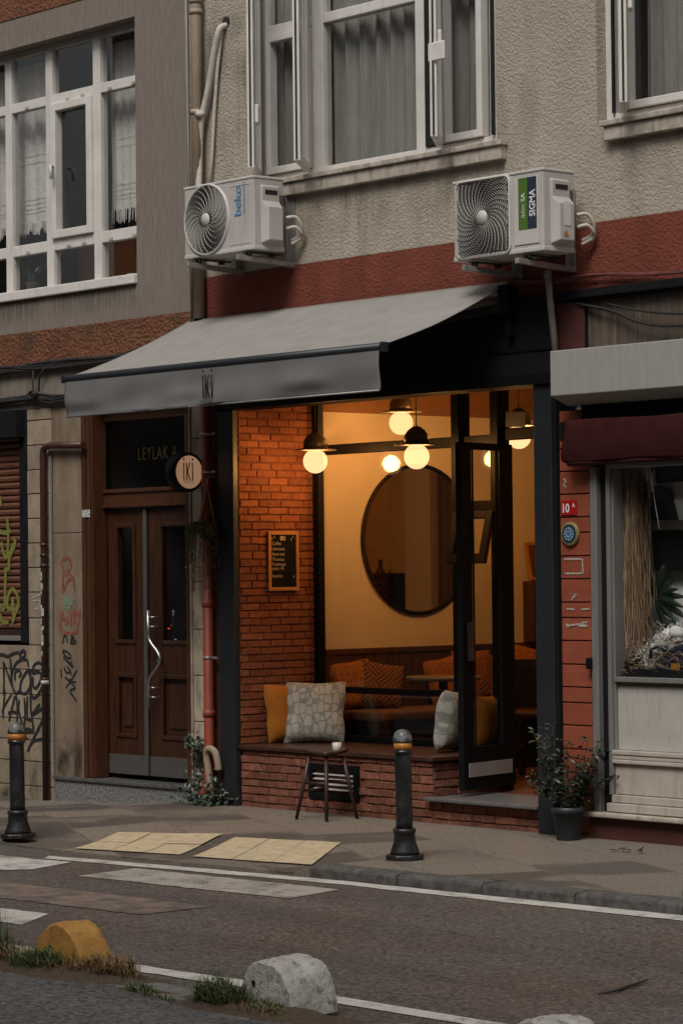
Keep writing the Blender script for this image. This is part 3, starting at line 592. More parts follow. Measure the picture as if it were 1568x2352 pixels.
# painted markings
def sheet(name, polys, m, z=ROAD+.004):
    g = M()
    for p in polys:
        n = 40; lo, hi = p   # two edges as lists of points, lofted with a slightly ragged border
        def at(e, t):
            t *= len(e)-1; i = min(int(t), len(e)-2); f = t-i
            return e[i][0]+(e[i+1][0]-e[i][0])*f, e[i][1]+(e[i+1][1]-e[i][1])*f
        vs = []
        for i in range(n+1):
            for e in (lo, hi):
                q = at(e, i/n); vs.append((q[0]+random.uniform(-.008, .008), q[1]+random.uniform(-.009, .009), z))
        g.add(vs, [(2*i, 2*i+2, 2*i+3, 2*i+1) for i in range(n)])
    return g.build(name, m, kind='structure')
sheet('edge_line', [([(.30, -2.66), (1.6, -2.47), (2.65, -2.33), (4.0, -2.265), (5.05, -2.19), (9, -2.0)], [(.20, -2.55), (1.5, -2.345), (2.51, -2.21), (3.83, -2.115), (4.87, -2.04), (8.9, -1.86)]),
                    ([(-8, -5.09), (3.46, -5.10), (4.38, -5.085), (5.13, -5.04), (12, -5.0)], [(-8, -4.97), (3.28, -4.97), (4.22, -4.965), (4.99, -4.92), (12, -4.88)])], 'paint_white')
sheet('crossing_stripe', [([(1.25, -3.08), (2.92, -2.94)], [(1.15, -2.62), (2.82, -2.49)])], 'paint_worn')
sheet('faded_crossing_stripe', [([(1.3, -4.02), (2.92, -3.89)], [(1.1, -3.55), (2.90, -3.43)])], 'paint_brown')
sheet('white_stripe', [([(.2, -4.80), (2.82, -4.53)], [(0, -4.40), (2.56, -4.20)]), ([(-.9, -3.32), (.66, -3.2), (.76, -3.06)], [(-1.2, -2.85), (.3, -2.72), (.60, -2.67)])], 'paint_white')
def tact(quad, n):
    """a row of square paving tiles with low studs"""
    g = M()
    def f(u, v):
        a = V(quad[0]).lerp(V(quad[3]), u); b = V(quad[1]).lerp(V(quad[2]), u); q = a.lerp(b, v); return V((q.x, q.y, pz(q.x, q.y)+.008))
    for i in range(n):
        for j in range(2):
            e = .004; u0_, u1_, v0_, v1_ = (i+e*n)/n, (i+1-e*n)/n, (j+.01)/2, (j+.99)/2
            h = random.uniform(-.002, .002)
            g.grid(4, 4, lambda u, v: f(u0_+(u1_-u0_)*u, v0_+(v1_-v0_)*v)+V((0, 0, h)), False)
            for a in range(5):
                for c in range(5): g.lathe([(.014, 0), (.011, .0025), (.0, .003)], f(u0_+(u1_-u0_)*(a+.5)/5, v0_+(v1_-v0_)*(c+.5)/5)+V((0, 0, h)), n=7, cap=False)
    return g.build('tactile_paving', 'tactile', kind='structure', fixn=False)
tact([(.08, -2.29), (-.34, -1.64), (.42, -1.38), (.86, -2.06)], 3)
tact([(1.0, -2.08), (.60, -1.43), (1.43, -1.27), (1.93, -1.93)], 3)

# ------------------------------------------------------------------ left building
LB = thing('apartment_building', 'grey plastered building with an orange band above a brown double door', 'building', (-4, 0, 0))
w = M(); holed_wall(w, -9, -1.62, 3.53, 6.0, 0, .3, [(-5.2, -2.273, 3.80, 5.77)]); w.build('wall', 'grey_plaster', LB)
w = M(); w.box(-9, -1.62, -.006, .3, 6.002, 8.6); w.build('upper_wall', 'orange_band', LB)
w = M(); w.box(-9, -1.62, -.008, .3, 3.235, 3.528); w.build('orange_band', 'orange_band', LB)
w = M(); w.box(-9, -1.475, -.002, .3, 2.93, 3.232); w.build('concrete_band', 'grey_band', LB)
w = M(); w.box(-1.62, -1.3, .28, .34, 3.2, 3.3); 
zj = [-.14, .01, .2, .365, .53, .715, .91, 1.10, 1.31, 1.51, 1.70, 1.89, 2.08, 2.271, 2.457, 2.648, 2.839, 2.93]
w = M()
for i in range(len(zj)-1):
    a, b = zj[i], zj[i+1]-.007
    w.box(-3.70, -3.378, -.012+random.uniform(-.003, .003), .25, a, b)
    if zj[i] < 1.05:
        for (p, q) in ((-4.35, -3.703), (-5.2, -4.357), (-6.2, -5.207), (-7.5, -6.207), (-9, -7.507)): w.box(p, q, -.012+random.uniform(-.003, .003), .25, a, b)
w.build('stone_wall', 'stone', LB, bevel=.004)
w = M(); w.box(-9, -3.36, .0, .24, -.16, 1.09); w.box(-3.70, -3.36, .0, .24, 1.09, 2.93); w.box(-9, -3.70, .21, .24, 1.09, 2.93); w.build('wall_core', 'mortar', LB)
w = M(); w.box(-3.372, -3.0, -.004, .25, .1, 1.955); w.box(-3.372, -3.0, -.004, .25, 1.959, 2.93); w.build('stone_panel', 'stone_panel', LB, bevel=.004)
# pale stone strip right of the door
w = M(); z = .05
for h in (.22, .31, .33, .33, .34, .34, .33, .36, .37):
    w.box(-1.60, -1.468, -.03, .14, z, z+h-.006); z += h
w.build('stone_jamb', 'white_strip', LB, bevel=.004)
w = M(); w.box(-1.618, -1.603, -.045, .14, .06, 2.93); w.build('jamb_trim', 'white_strip', LB, bevel=.003)
# entrance step
s = M(); s.box(-3.36, -1.47, -.035, .30, .075, .104); s.build('step_slab', 'granite_dark', LB, bevel=.006)
s = M(); s.box(-3.355, -1.47, -.018, .30, -.16, .072); s.build('step_riser', 'granite', LB)
# entrance door
D_ = M(); D_.box(-3.0, -2.855, -.002, .13, .106, 2.93); D_.box(-2.855, -1.62, .10, .16, 2.79, 2.93); D_.box(-1.75, -1.605, .02, .13, .106, 2.79)
D_.box(-2.972, -2.935, -.012, -.002, .106, 2.93); D_.box(-2.905, -2.875, -.012, -.002, .106, 2.93)
dr = D_.build('door', 'door_trim', LB, bevel=.004)
t = M(); t.box(-2.855, -1.75, .10, .17, 2.138, 2.278); t.box(-2.855, -1.75, .085, .10, 2.25, 2.278); t.box(-2.855, -1.75, .085, .10, 2.138, 2.16); t.build('transom_rail', 'door_trim', dr, bevel=.003)
t = M(); t.box(-2.855, -1.75, .14, .146, 2.278, 2.79); t.build('transom_glass', 'shop_glass', dr)
t = M(); t.box(-3.0, -1.6, 1.2, 1.25, .0, 2.93); t.box(-3.0, -1.6, .18, 1.2, .08, .1); t.box(-3.02, -3.0, .16, 1.25, .1, 2.93); t.box(-1.6, -1.58, .16, 1.25, .1, 2.93); t.build('hall_wall', 'room_dark', LB)
tx = M(); add_text(tx, 'LEYLAK A', .138, (-2.46, .134, 2.487), (1, 0, 0), (0, 0, 1), squeeze=.72, spacing=1.15); 
tx.build('gold_lettering', 'gold_text', dr)
tx = M(); add_text(tx, 'NO', .138, (-2.06, .134, 2.30), (1, 0, 0), (0, 0, 1), squeeze=.72); tx.build('gold_lettering', 'gold_text', dr)
def door_leaf(x0, x1, ga, gb):
    y0, y1 = .13, .175; z0, z1 = .14, 2.13
    m = M()
    m.box(x0, ga, y0, y1, z0, z1); m.box(gb, x1, y0, y1, z0, z1)
    for (a, b) in ((z0, .44), (.875, 1.14), (1.995, z1)): m.box(ga, gb, y0, y1, a, b)
    # raised mouldings round glass and lower panel
    for (a, b) in ((.44, .875), (1.14, 1.995)):
        frame_rect(m, ga-.022, gb+.022, a-.022, b+.022, y0-.014, y0+.01, .03)
    m.box(ga, gb, y0+.02, y1-.005, .44, .875); m.box(ga+.05, gb-.05, y0+.006, y0+.02, .50, .815)
    lf = m.build('door_leaf', 'door_wood', dr, bevel=.004)
    g_ = M(); g_.box(ga, gb, y0+.02, y0+.026, 1.14, 1.995); g_.build('door_glass', 'shop_glass', dr)
    k_ = M(); k_.box(x0+.004, x1-.004, y0-.004, y0, z0+.002, .288); k_.build('kick_plate', 'kick', dr)
door_leaf(-2.85, -2.375, -2.725, -2.515); door_leaf(-2.337, -1.755, -2.17, -1.785-.02)
t = M(); t.box(-2.385, -2.345, .112, .13, .14, 2.13); t.build('meeting_strip', 'kick', dr, bevel=.003)
h = M(); h.tube([(-2.233, .04, 1.37), (-2.228, .04, 1.2), (-2.226, .04, 1.165), (-2.20, .04, 1.13), (-2.12, .04, 1.065), (-2.092, .04, 1.03), (-2.092, .04, .99), (-2.12, .04, .955), (-2.20, .04, .89), (-2.226, .04, .855), (-2.23, .04, .82), (-2.235, .04, .645)], .013)
for z in (1.32, 1.25, .80, .73): h.tube([(-2.19, .13, z), (-2.19, .06, z), (-2.23, .04, z)], .007, n=6)
h.lathe([(.02, -.02), (.02, .0)], (-2.20, .125, 1.0), axis='y', n=12)
h.build('pull_handle', 'chrome', dr)
st = M(); st.box(-2.975, -2.872, -.0155, -.0125, 2.072, 2.128); st.build('number_tag', 'sticker', dr)
# pipe with stickers beside the stone pilaster
dp = thing('downpipe', 'thin brown downpipe covered in stickers beside the graffiti on tan stone blocks', 'pipe', (-3.42, -.06, 0))
d = M(); d.tube([(-2.9, -.055, 2.615), (-3.32, -.055, 2.63), (-3.39, -.055, 2.622), (-3.418, -.055, 2.60), (-3.424, -.055, 2.55), (-3.424, -.055, -.1)], .026, n=12); d.build('pipe', 'pipe_brown', dp)
for z in (1.86, 1.78, 1.70, .83):
    d = M(); d.lathe([(.031, 0), (.031, .022)], (-3.424, -.055, z), n=12); d.build('pipe_collar', 'pipe_brown', dp)
d = M(); d.box(-3.385, -3.37, -.03, -.008, .1, 2.55); d.build('cable_duct', 'pipe_grey', dp, bevel=.003)
d = M(); d.lathe([(.032, 0), (.032, .03)], (-3.424, -.055, .80), n=12); d.build('pipe_clip', 'sticker', dp)
for (z, h_, a0) in ((1.60, .06, -2.3), (1.525, .055, -2.1), (1.485, .035, -2.2), (1.37, .04, -2.4), (1.325, .06, -1.9), (1.26, .05, -2.2), (1.17, .055, -2.3), (1.10, .075, -2.0), (1.02, .035, -2.1), (1.22, .03, -1.7)):
    d = M(); n = 5; r = .0272; w_ = random.uniform(.7, 1.1)
    vs = []
    for i in range(n+1):
        a = a0 + w_*i/n
        for zz in (z, z+h_): vs.append((-3.424+r*math.cos(a), -.055+r*math.sin(a), zz+random.uniform(-.004, .004)))
    d.add(vs, [(2*i, 2*i+2, 2*i+3, 2*i+1) for i in range(n)]); d.build('sticker', 'sticker', dp, fixn=False)
# graffiti on the stone wall: sprayed strokes, drawn from the photograph's own strokes
def strokes(mm, lines, x0, y0, s, wid, Y=-.0165, drip=0):
    for ln in lines:
        w_ = wid
        pts = [wall_pt(x0+s*px, y0+s*py, Y) for px, py in ln]
        # smooth the polyline
        P = []
        for i in range(len(pts)-1):
            p0, p1, p2, p3 = pts[max(i-1, 0)], pts[i], pts[i+1], pts[min(i+2, len(pts)-1)]
            for t in (0, .2, .4, .6, .8):
                P.append(.5*((2*p1)+(p2-p0)*t+(2*p0-5*p1+4*p2-p3)*t*t+(3*p1-p0-3*p2+p3)*t**3))
        P.append(pts[-1]); vs = []
        for i, p in enumerate(P):
            d = P[min(i+1, len(P)-1)]-P[max(i-1, 0)]; nrm = V((-d.z, 0, d.x)); nrm = nrm.normalized() if nrm.length > 1e-6 else V((1, 0, 0))
            ww = w_*random.uniform(.8, 1.2)*(.6 if i in (0, len(P)-1) else 1)
            vs += [p+nrm*ww/2, p-nrm*ww/2]
        o = V((0, -.0004*random.random(), 0))
        mm.add([v+o for v in vs], [(2*i, 2*i+1, 2*i+3, 2*i+2) for i in range(len(P)-1)])
    return mm
gr = M()
N1 = [[(40, 380), (44, 560), (40, 740)], [(40, 385), (80, 500), (122, 620)], [(110, 350), (118, 480), (122, 640)], [(300, 440), (290, 375), (240, 360), (170, 400), (130, 500), (125, 600), (150, 690), (180, 715), (215, 680)], [(160, 580), (160, 500), (190, 470), (220, 500), (200, 550)],
      [(350, 475), (290, 480), (235, 560), (215, 640), (220, 700), (260, 720), (300, 680), (320, 600), (320, 520)], [(300, 520), (330, 500)], [(345, 520), (350, 440), (400, 395), (450, 430), (468, 520), (440, 650), (390, 740), (350, 760), (325, 700), (335, 560)], [(350, 500), (390, 490), (425, 500), (430, 560), (400, 630), (365, 660), (345, 620), (345, 540)], [(205, 330), (225, 280), (260, 275), (262, 320), (230, 345), (207, 335)],
      [(0, 310), (50, 315), (80, 330), (140, 300), (200, 285)], [(55, 680), (40, 860), (35, 975)], [(125, 720), (40, 870), (30, 930)], [(160, 740), (120, 900), (95, 1010)], [(170, 735), (185, 880), (180, 1040)], [(85, 925), (130, 910), (185, 920)], [(205, 780), (200, 900), (250, 1060), (265, 900), (255, 760)], [(290, 745), (285, 870), (290, 990)], [(320, 700), (325, 880), (350, 1100), (300, 1090), (200, 1095)], [(245, 965), (300, 990), (340, 985)], [(420, 825), (340, 940), (460, 860), (495, 850)], [(495, 870), (420, 1050), (330, 1230), (290, 1330)], [(300, 1290), (350, 1220), (430, 1195), (500, 1200)], [(500, 1010), (455, 1070), (470, 1110), (500, 1140)], [(235, 1160), (250, 1165), (290, 1195)], [(230, 1150), (290, 1120), (360, 1110)]]
strokes(gr, N1, 0, 1435.3, .2196, .024)
gr.build('black_graffiti', 'graf_black', LB, fixn=False)
gr = M()
N2 = [[(660, 280), (690, 330), (740, 350), (735, 310), (690, 275), (655, 275)], [(665, 330), (690, 370), (740, 400)], [(700, 350), (720, 400), (770, 450)], [(745, 380), (770, 450)], [(670, 440), (700, 500), (740, 490)], [(700, 430), (735, 480), (750, 530)], [(680, 545), (740, 580), (810, 465)], [(640, 455), (645, 560)], [(690, 660), (740, 600), (800, 600)], [(740, 600), (790, 660), (735, 690), (790, 780), (805, 797)], [(660, 195), (675, 120), (700, 130), (705, 190)], [(740, 120), (775, 130), (740, 160), (790, 165), (785, 195), (730, 190)]]
strokes(gr, N2, 0, 1435.3, .2196, .018, Y=-.006)
gr.build('black_tag', 'graf_black', LB, fixn=False)
gr = M()
N3 = [[(820, 1180), (860, 1300), (850, 1420), (850, 1600)], [(830, 1150), (920, 1120), (960, 1230), (880, 1360)], [(870, 1560), (900, 1440), (980, 1400), (1000, 1500), (1010, 1550)], [(900, 1300), (1000, 1390)], [(820, 2090), (815, 1950), (840, 1860)], [(840, 1830), (870, 1940), (900, 2020)], [(820, 1940), (900, 1930)], [(910, 1900), (915, 2030)], [(960, 1830), (955, 2040)], [(1000, 1800), (1010, 2000)], [(930, 1860), (1020, 1870), (1080, 1840)], [(1080, 1800), (1070, 1920), (1050, 2060), (1040, 2120)], [(830, 2120), (900, 2130), (1040, 2125)]]
strokes(gr, N3[:4], 0, 1090.8, .1708, .024, Y=-.006); gr.build('red_graffiti', 'graf_red', LB, fixn=False)
gr = M(); strokes(gr, N3[4:], 0, 1090.8, .1708, .024, Y=-.006); gr.build('red_graffiti', 'graf_red', LB, fixn=False)
gr = M()
strokes(gr, [[(860, 1650), (920, 1700), (880, 1760), (940, 1800)], [(900, 1640), (960, 1700), (1000, 1660)], [(850, 1700), (900, 1720), (980, 1740)], [(880, 1660), (870, 1740), (920, 1790), (960, 1720)]], 0, 1090.8, .1708, .026, Y=-.007); gr.build('green_graffiti', 'graf_green', LB, fixn=False)
gr = M()
strokes(gr, [[(430, 1660), (500, 1630), (590, 1590)], [(440, 1690), (550, 1690)], [(470, 1810), (510, 1790), (520, 1850)], [(580, 1740), (600, 1800)], [(540, 1700), (545, 1800)]], 0, 1090.8, .1708, .014); gr.build('white_scratch', 'graf_white', LB, fixn=False)
# roller shutter on the far left
sh = thing('roller_shutter', 'brown slatted roller shutter with yellow graffiti at the left edge', 'shutter', (-4.4, 0, 1.13))
s = M(); z = 1.215; prof = []
zz = z
while zz < 2.93:
    prof += [(.052, zz), (.034, zz+.012), (.030, zz+.030), (.040, zz+.046)]; zz += .0525
vs = []; fs = []
for (y, z_) in prof: vs += [(-6.2, y, z_), (-3.80, y, z_)]
s.add(vs, [(2*i, 2*i+1, 2*i+3, 2*i+2) for i in range(len(prof)-1)]); s.build('slats', 'shutter_slat', sh, fixn=False)
s = M(); s.box(-6.2, -3.80, .02, .055, 1.165, 1.213); s.build('bottom_slat', 'dark_wood', sh, bevel=.004)
s = M(); s.box(-6.2, -3.795, -.03, .05, 1.128, 1.166); s.build('sill_bar', 'alu', sh, bevel=.004)
s = M(); s.box(-3.80, -3.703, -.02, .2, 1.112, 2.93); s.box(-6.2, -3.80, .06, .2, 1.10, 2.93); s.build('guide_frame', 'black_matte', sh, bevel=.004)
s = M(); s.box(-6.2, -3.72, -.10, .15, 2.71, 2.925); s.build('housing', 'black_matte', sh, bevel=.006)
s = M(); s.box(-4.9, -3.98, -.13, -.102, 2.80, 2.89); s.build('housing_bracket', 'grey_sheet', sh, bevel=.004)
s = M()
strokes(s, [[(0, 280), (20, 420)], [(0, 760), (100, 780), (150, 740)], [(100, 560), (110, 700), (115, 900), (100, 1100)], [(20, 900), (60, 1080), (110, 1090), (190, 930)], [(190, 840), (200, 940), (130, 1130), (120, 1260), (60, 1270)], [(80, 1260), (75, 1500), (70, 1750)], [(0, 1740), (40, 1810), (70, 1760)], [(160, 1520), (230, 1600), (250, 1740), (200, 1890), (170, 1990)], [(160, 1530), (110, 1640), (110, 1790), (240, 1800)], [(170, 1640), (180, 1900)], [(0, 1880), (40, 1970), (120, 1980)]], 0, 1090.8, .1708, .035, Y=.026)
s.build('yellow_graffiti', 'graf_yellow', sh, fixn=False)

# ---- windows helper
def window(parent, holes, name='window'): ...
# left building window
wf = M()
XM = [(-5.2, -5.12), (-4.72, -4.63), (-4.16, -4.07), (-3.60, -3.508), (-2.973, -2.878), (-2.36, -2.275)]
y0, y1 = .12, .19
for a, b in XM: wf.box(a, b, y0, y1, 3.86, 5.77)
for i in range(len(XM)-1):
    a, b = XM[i][1], XM[i+1][0]
    for (z0, z1) in ((3.86, 3.885), (4.155, 4.24), (5.295, 5.37), (5.72, 5.77)): wf.box(a, b, y0+.003, y1, z0, z1)
LW = wf.build('window', 'upvc', LB, bevel=.005)
s = M(); frame_rect(s, -3.505, -2.976, 4.243, 5.292, .095, .17, .062); s.build('sash', 'upvc', LW, bevel=.006)
s = M(); s.tube([(-3.46, .09, 4.80), (-3.455, .055, 4.80), (-3.44, .05, 4.79), (-3.43, .05, 4.70)], .012, n=8); s.build('window_handle', 'upvc', LW)
s = M(); s.box(-5.2, -2.275, .152, .158, 3.88, 5.73); s.build('window_glass', 'win_glass', LW)
s = M(); s.box(-5.2, -2.2695, -.035, .12, 3.785, 3.858); s.build('window_sill', 'upvc', LW, bevel=.008)
for x in (-4.3, -3.85, -3.3, -3.1, -2.75, -2.45):
    for z in (5.310, 4.170):
        s = M(); s.box(x-.02, x+.02, y0-.012, y0+.003, z-.012, z+.012); s.build('drain_cap', 'upvc_dirty', LW, bevel=.003)
il = M(); il.box(-2.36, -2.32, .30, .31, 1.226, 1.234); il.build('indicator_light', emit('red_indicator', (1, .03, .015), .9), LB)
s = M(); s.box(-5.3, -2.2, 2.6, 2.65, 3.5, 6); s.box(-5.3, -2.2, .3, 2.6, 3.70, 3.76); s.box(-5.3, -2.2, .3, 2.6, 5.85, 5.9); s.box(-5.35, -5.3, .3, 2.6, 3.5, 6); s.box(-2.2, -2.15, .3, 2.6, 3.5, 6); s.build('room', 'room_dark', LB)
def curtain(name, x0, x1, z0, z1, y, amp, folds, m, label, lace=False, group=None):
    g = M(); ph = random.uniform(0, 6)
    nu = max(24, int((x1-x0)*90)); nv = 14
    def f(u, v):
        x = x0+(x1-x0)*u
        k = amp*(math.sin(u*folds*6.283+ph)+.4*math.sin(u*folds*2.3*6.283+1.7*ph))*(1-.25*v)
        return (x+.012*math.sin(v*3+u*9), y+k, z0+(z1-z0)*v)
    g.grid(nu, nv, f)
    if lace:   # fringe of pointed tassels along the hem
        n = int((x1-x0)/.007)
        for i in range(n):
            u = (i+.5)/n; p = V(f(u, 0)); l = (.05+.05*abs(math.sin(i*.26)))*random.uniform(.8, 1.15)
            g.add([p+V((-.008, 0, .004)), p+V((.008, 0, .004)), p+V((.004, -.004, -l)), p+V((-.004, -.004, -l))], [(0, 1, 2, 3)])
        for zz in (.10, .14, .19, .24, .62, .70):   # woven bands
            o = len(g.v)
            for i in range(nu+1):
                p = V(f(i/nu, zz*.6)); g.v += [p+V((0, -.004, 0)), p+V((0, -.004, .014))]
            for i in range(nu): g.f.append([o+2*i, o+2*i+2, o+2*i+3, o+2*i+1]); g.sm.append(True)
    return g.build(name, m, org=((x0+x1)/2, y, z0), label=label, cat='curtain', group=group, fixn=False)
curtain('curtain', -5.1, -3.86, 4.44, 5.70, .30, .016, 7, 'lace', 'wide white lace curtain with fringed hem in the left window', True)
curtain('curtain', -3.00, -2.62, 4.42, 5.70, .30, .02, 5, 'lace', 'narrow white lace curtain hanging beside the grey plaster pier', True)
f = M(); f.box(-4.3, -3.0, .9, 1.5, 3.8, 4.35); f.box(-4.3, -3.0, 1.4, 1.55, 4.3, 4.75); f.build('armchair', 'room_orange', org=(-2.7, 1.2, 3.76), bevel=.04, label='orange armchair in the dark room behind the left window', cat='armchair')
p = thing('flower_pot', 'small cream plant pot on the sill inside the left window', 'plant pot', (-4.02, .28, 3.86))
q = M(); q.lathe([(.045, 0), (.06, .10), (.063, .10), (.055, .095)], (-4.02, .28, 3.86), n=16); q.build('pot', 'green_pot', p)
q = M()
for i in range(40):
    a = random.uniform(0, 6.28); q.blade((-4.02+.03*math.cos(a), .28+.03*math.sin(a), 3.95), (math.cos(a)*.6, math.sin(a)*.5, 1), random.uniform(.12, .32), .016, .5)
q.build('leaves', 'leaf', p, fixn=False)
f = M(); 
for i in range(7): f.lathe([(.0, 0), (.05, .005), (.06, .03), (.045, .055), (0, .06)], (-3.02+.075*i, .36+.03*math.sin(i*2), 3.86+.012*(i % 2)), n=10, cap=False)
f.build('folded_cloth', 'lace', org=(-2.6, .33, 3.86), label='rumpled pale cloth on the sill inside the left window', cat='cloth')
# ------------------------------------------------------------------ cream building with the cafe and the shop
CB = thing('apartment_building', 'cream roughcast building with a red band above the café with the grey awning', 'building', (0, 0, 0))
w = M(); holed_wall(w, -1.615, 9, 3.757, 8, 0, .3, [(-.90, 1.54, 4.345, 6.4), (2.42, 4.4, 4.345, 6.4)]); w.build('wall', 'cream', CB)
w = M(); w.box(-1.46, 9, -.005, .3, 3.352, 3.755); w.build('red_band', 'red_band', CB)
w = M(); w.box(-1.46, -1.285, .0, .25, -.1, 3.35); w.build('red_wall', 'siding_dark', CB)
w = M(); w.box(2.045, 9, -.02, .25, 3.285, 3.35); w.box(2.06, 2.30, -.004, .25, 3.0, 3.283); w.box(2.045, 9, -.05, -.021, 3.30, 3.352); w.build('dark_lintel', 'black_matte', CB, bevel=.004)
w = M(); w.box(2.06, 2.298, -.012, -.005, 2.98, 3.283); w.build('red_patch', 'siding_dark', CB)
w = M(); w.box(2.302, 9, .02, .25, 2.96, 3.283); w.build('old_sign_panel', 'sign_old', CB)
# upper windows
def upper_window(x0, x1, lights, parts, ztop=6.4):
    y0, y1 = .08, .16
    f = M(); z0 = 4.358
    f.box(x0, x0+.065, y0, y1, z0, ztop); f.box(x1-.14, x1, y0, y1, z0, ztop)
    for (a, b) in parts: f.box(a, b, y0, y1, z0, ztop)
    ed = [x0+.065] + [q for p in parts for q in p] + [x1-.14]
    for i in range(0, len(ed), 2):
        f.box(ed[i], ed[i+1], y0+.003, y1, z0, z0+.062)
        f.box(ed[i], ed[i+1], y0+.003, y1, 5.405, 5.475)
    wn = f.build('window', 'upvc', CB, bevel=.006)
    g_ = M(); g_.box(x0+.03, x1-.03, .118, .124, z0+.03, ztop); g_.build('window_glass', 'win_glass', wn)
    return wn
W1 = upper_window(-.90, 1.54, None, [(-.356, -.235), (.70, .795)])
W2 = upper_window(2.42, 4.4, None, [(2.53, 2.56), (3.35, 3.45)])
def sash_in(wn, x0, x1, z1=5.40):
    s = M(); frame_rect(s, x0, x1, 4.425, z1, .058, .13, .05); s.build('sash', 'upvc', wn, bevel=.006)
sash_in(W1, -.832, -.36); sash_in(W1, .955, 1.345, 6.3); sash_in(W2, 2.575, 3.34, 6.3)
s = M(); s.box(1.44, 1.452, .05, .079, 4.42, 6.4); s.box(.80, .95, .07, .10, 4.425, 6.4); s.build('gasket', 'gasket', W1)
s = M(); s.box(2.487, 2.50, .06, .079, 4.42, 6.4); s.build('gasket', 'gasket', W2)
def open_sash(wn, xh, W, ang, z1=5.9, lean=0.0, knob=None):
    """casement swung out of the facade about a vertical hinge line"""
    d = V((math.cos(ang), -math.sin(ang), 0)); n = V((math.sin(ang), math.cos(ang), 0))
    rot = Matrix((d, n, V((0, 0, 1)))).transposed()
    o = V((xh, .035, 0)); z0 = 4.40; s = M()
    def blk(mm, a, b, t0, t1, za, zb): mm.obox(o+d*((a+b)/2)+n*((t0+t1)/2)+V((0, 0, (za+zb)/2)), b-a, t1-t0, zb-za, rot)
    blk(s, 0, .048, -.023, .023, z0, z1); blk(s, W-.048, W, -.023, .023, z0, z1); blk(s, .048, W-.048, -.023, .023, z0, z0+.05); blk(s, .048, W-.048, -.023, .023, z1-.05, z1)
    sb = s.build('open_sash', 'upvc', wn, bevel=.005)
    g_ = M(); blk(g_, .05, W-.05, -.003, .003, z0+.05, z1-.05); g_.build('window_glass', 'win_glass', wn)
    k = M(); blk(k, W-.004, W+.003, -.008, .006, z0+.01, z1); blk(k, -.003, .004, -.008, .006, z0+.01, z1); k.build('gasket', 'gasket', wn)
    if knob:
        k = M(); blk(k, W-.07, W+.03, .032, .06, knob, knob+.13); k.build('sash_handle', 'upvc', wn, bevel=.012, seg=3)
open_sash(W1, -.88, .56, R(45), knob=4.70)
open_sash(W1, -.365, .48, R(48))
open_sash(W1, .975, .42, R(48), knob=4.95)
open_sash(W2, 2.60, .40, R(46), knob=4.95)
def sill(x0, x1, wn):
    s = M(); s.box(x0-.02, x1+.105, -.075, .10, 4.322, 4.356); s.build('window_sill', 'upvc_dirty', wn, bevel=.006)
    s = M(); s.box(x0, x1+.09, -.055, .0, 4.235, 4.32); s.build('sill_band', 'upvc_dirty', wn, bevel=.005)
sill(-.92, 1.54, W1); sill(2.52, 4.6, W2)
s = M(); s.box(-1.2, 6, 2.2, 2.25, 4, 6.6); s.box(-1.2, 6, .3, 2.2, 4.2, 4.25); s.box(-1.2, 6, .3, 2.2, 6.4, 6.45); s.box(-1.25, -1.2, .3, 2.2, 4, 6.6); s.box(1.9, 2.0, .3, 2.2, 4, 6.6); s.build('upper_room', 'room_dark', CB)
sp = M(); c_ = wall_pt(1003, 118, -.27); sp.box(c_.x-.075, c_.x+.075, -.285, -.26, c_.z-.062, c_.z+.062); sp.build('security_plate', 'upvc', W1, bevel=.03, seg=4)
curtain('curtain', -1.12, -.44, 4.40, 6.35, .22, .022, 7, 'curtain', 'pleated grey curtain behind the left light of the wide upper window', group='upper curtains')
curtain('curtain', -.43, .60, 4.40, 6.35, .24, .034, 7, 'curtain', 'pleated grey curtain behind the middle pane of the wide upper window', group='upper curtains')
curtain('curtain', .62, 1.45, 4.40, 6.35, .22, .024, 7, 'curtain', 'pleated grey curtain behind the right light of the wide upper window', group='upper curtains')
curtain('curtain', 2.60, 3.5, 4.40, 6.35, .24, .026, 7, 'curtain', 'pleated grey curtain behind the upper window at the right edge', group='upper curtains')

def stain(x0, x1, z0, z1, y, m, par):
    g_ = M(); g_.add([(x0, y, z0), (x1, y, z0), (x1, y, z1), (x0, y, z1)], [(0, 1, 2, 3)]); return g_.build('wall_stain', m, par, fixn=False)
stain(-.95, 1.66, 3.775, 4.235, -.0025, 'drip', CB); stain(2.45, 4.7, 3.80, 4.235, -.0025, 'drip', CB); stain(-1.5, -.9, 4.3, 5.6, -.0025, 'drip', CB)
stain(-5.2, -2.15, 3.54, 3.785, -.0025, 'drip', LB); stain(-9, -1.7, 2.94, 3.22, -.0045, 'drip', LB); stain(-4.9, -1.62, 3.24, 3.52, -.011, 'drip', LB)
stain(-6, -3.44, -.1, .5, -.0185, 'splash', LB); stain(-3.36, -3.0, .1, .75, -.0065, 'splash', LB); stain(-1.6, -1.468, .05, .9, -.0325, 'splash', LB)
stain(2.07, 2.34, -.1, .55, -.0085, 'splash', CB); stain(-1.1, 1.88, -.08, .16, -.0095, 'splash', CB)
# ---- cafe front
BLK = 'black_frame'
p = M(); p.box(-1.28, -1.106, -.05, -.001, -.05, 2.79); p.build('corner_post', 'slate_paint', CB, bevel=.006)
p = M(); p.box(1.884, 2.04, -.05, .14, -.06, 2.79); p.build('corner_post', 'slate_paint', CB, bevel=.006)
p = M(); p.box(2.04, 2.062, -.03, .14, -.05, 2.7); p.build('post_edge', 'black_matte', CB)
p = M(); p.box(-1.283, 2.055, -.06, .13, 2.79, 3.348); p.build('fascia', 'black_matte', CB, bevel=.005)
p = M(); p.box(-1.283, 2.055, -.075, -.061, 2.79, 2.86); p.box(-1.283, 2.055, -.07, -.061, 3.0, 3.02); p.build('fascia_trim', BLK, CB, bevel=.004)
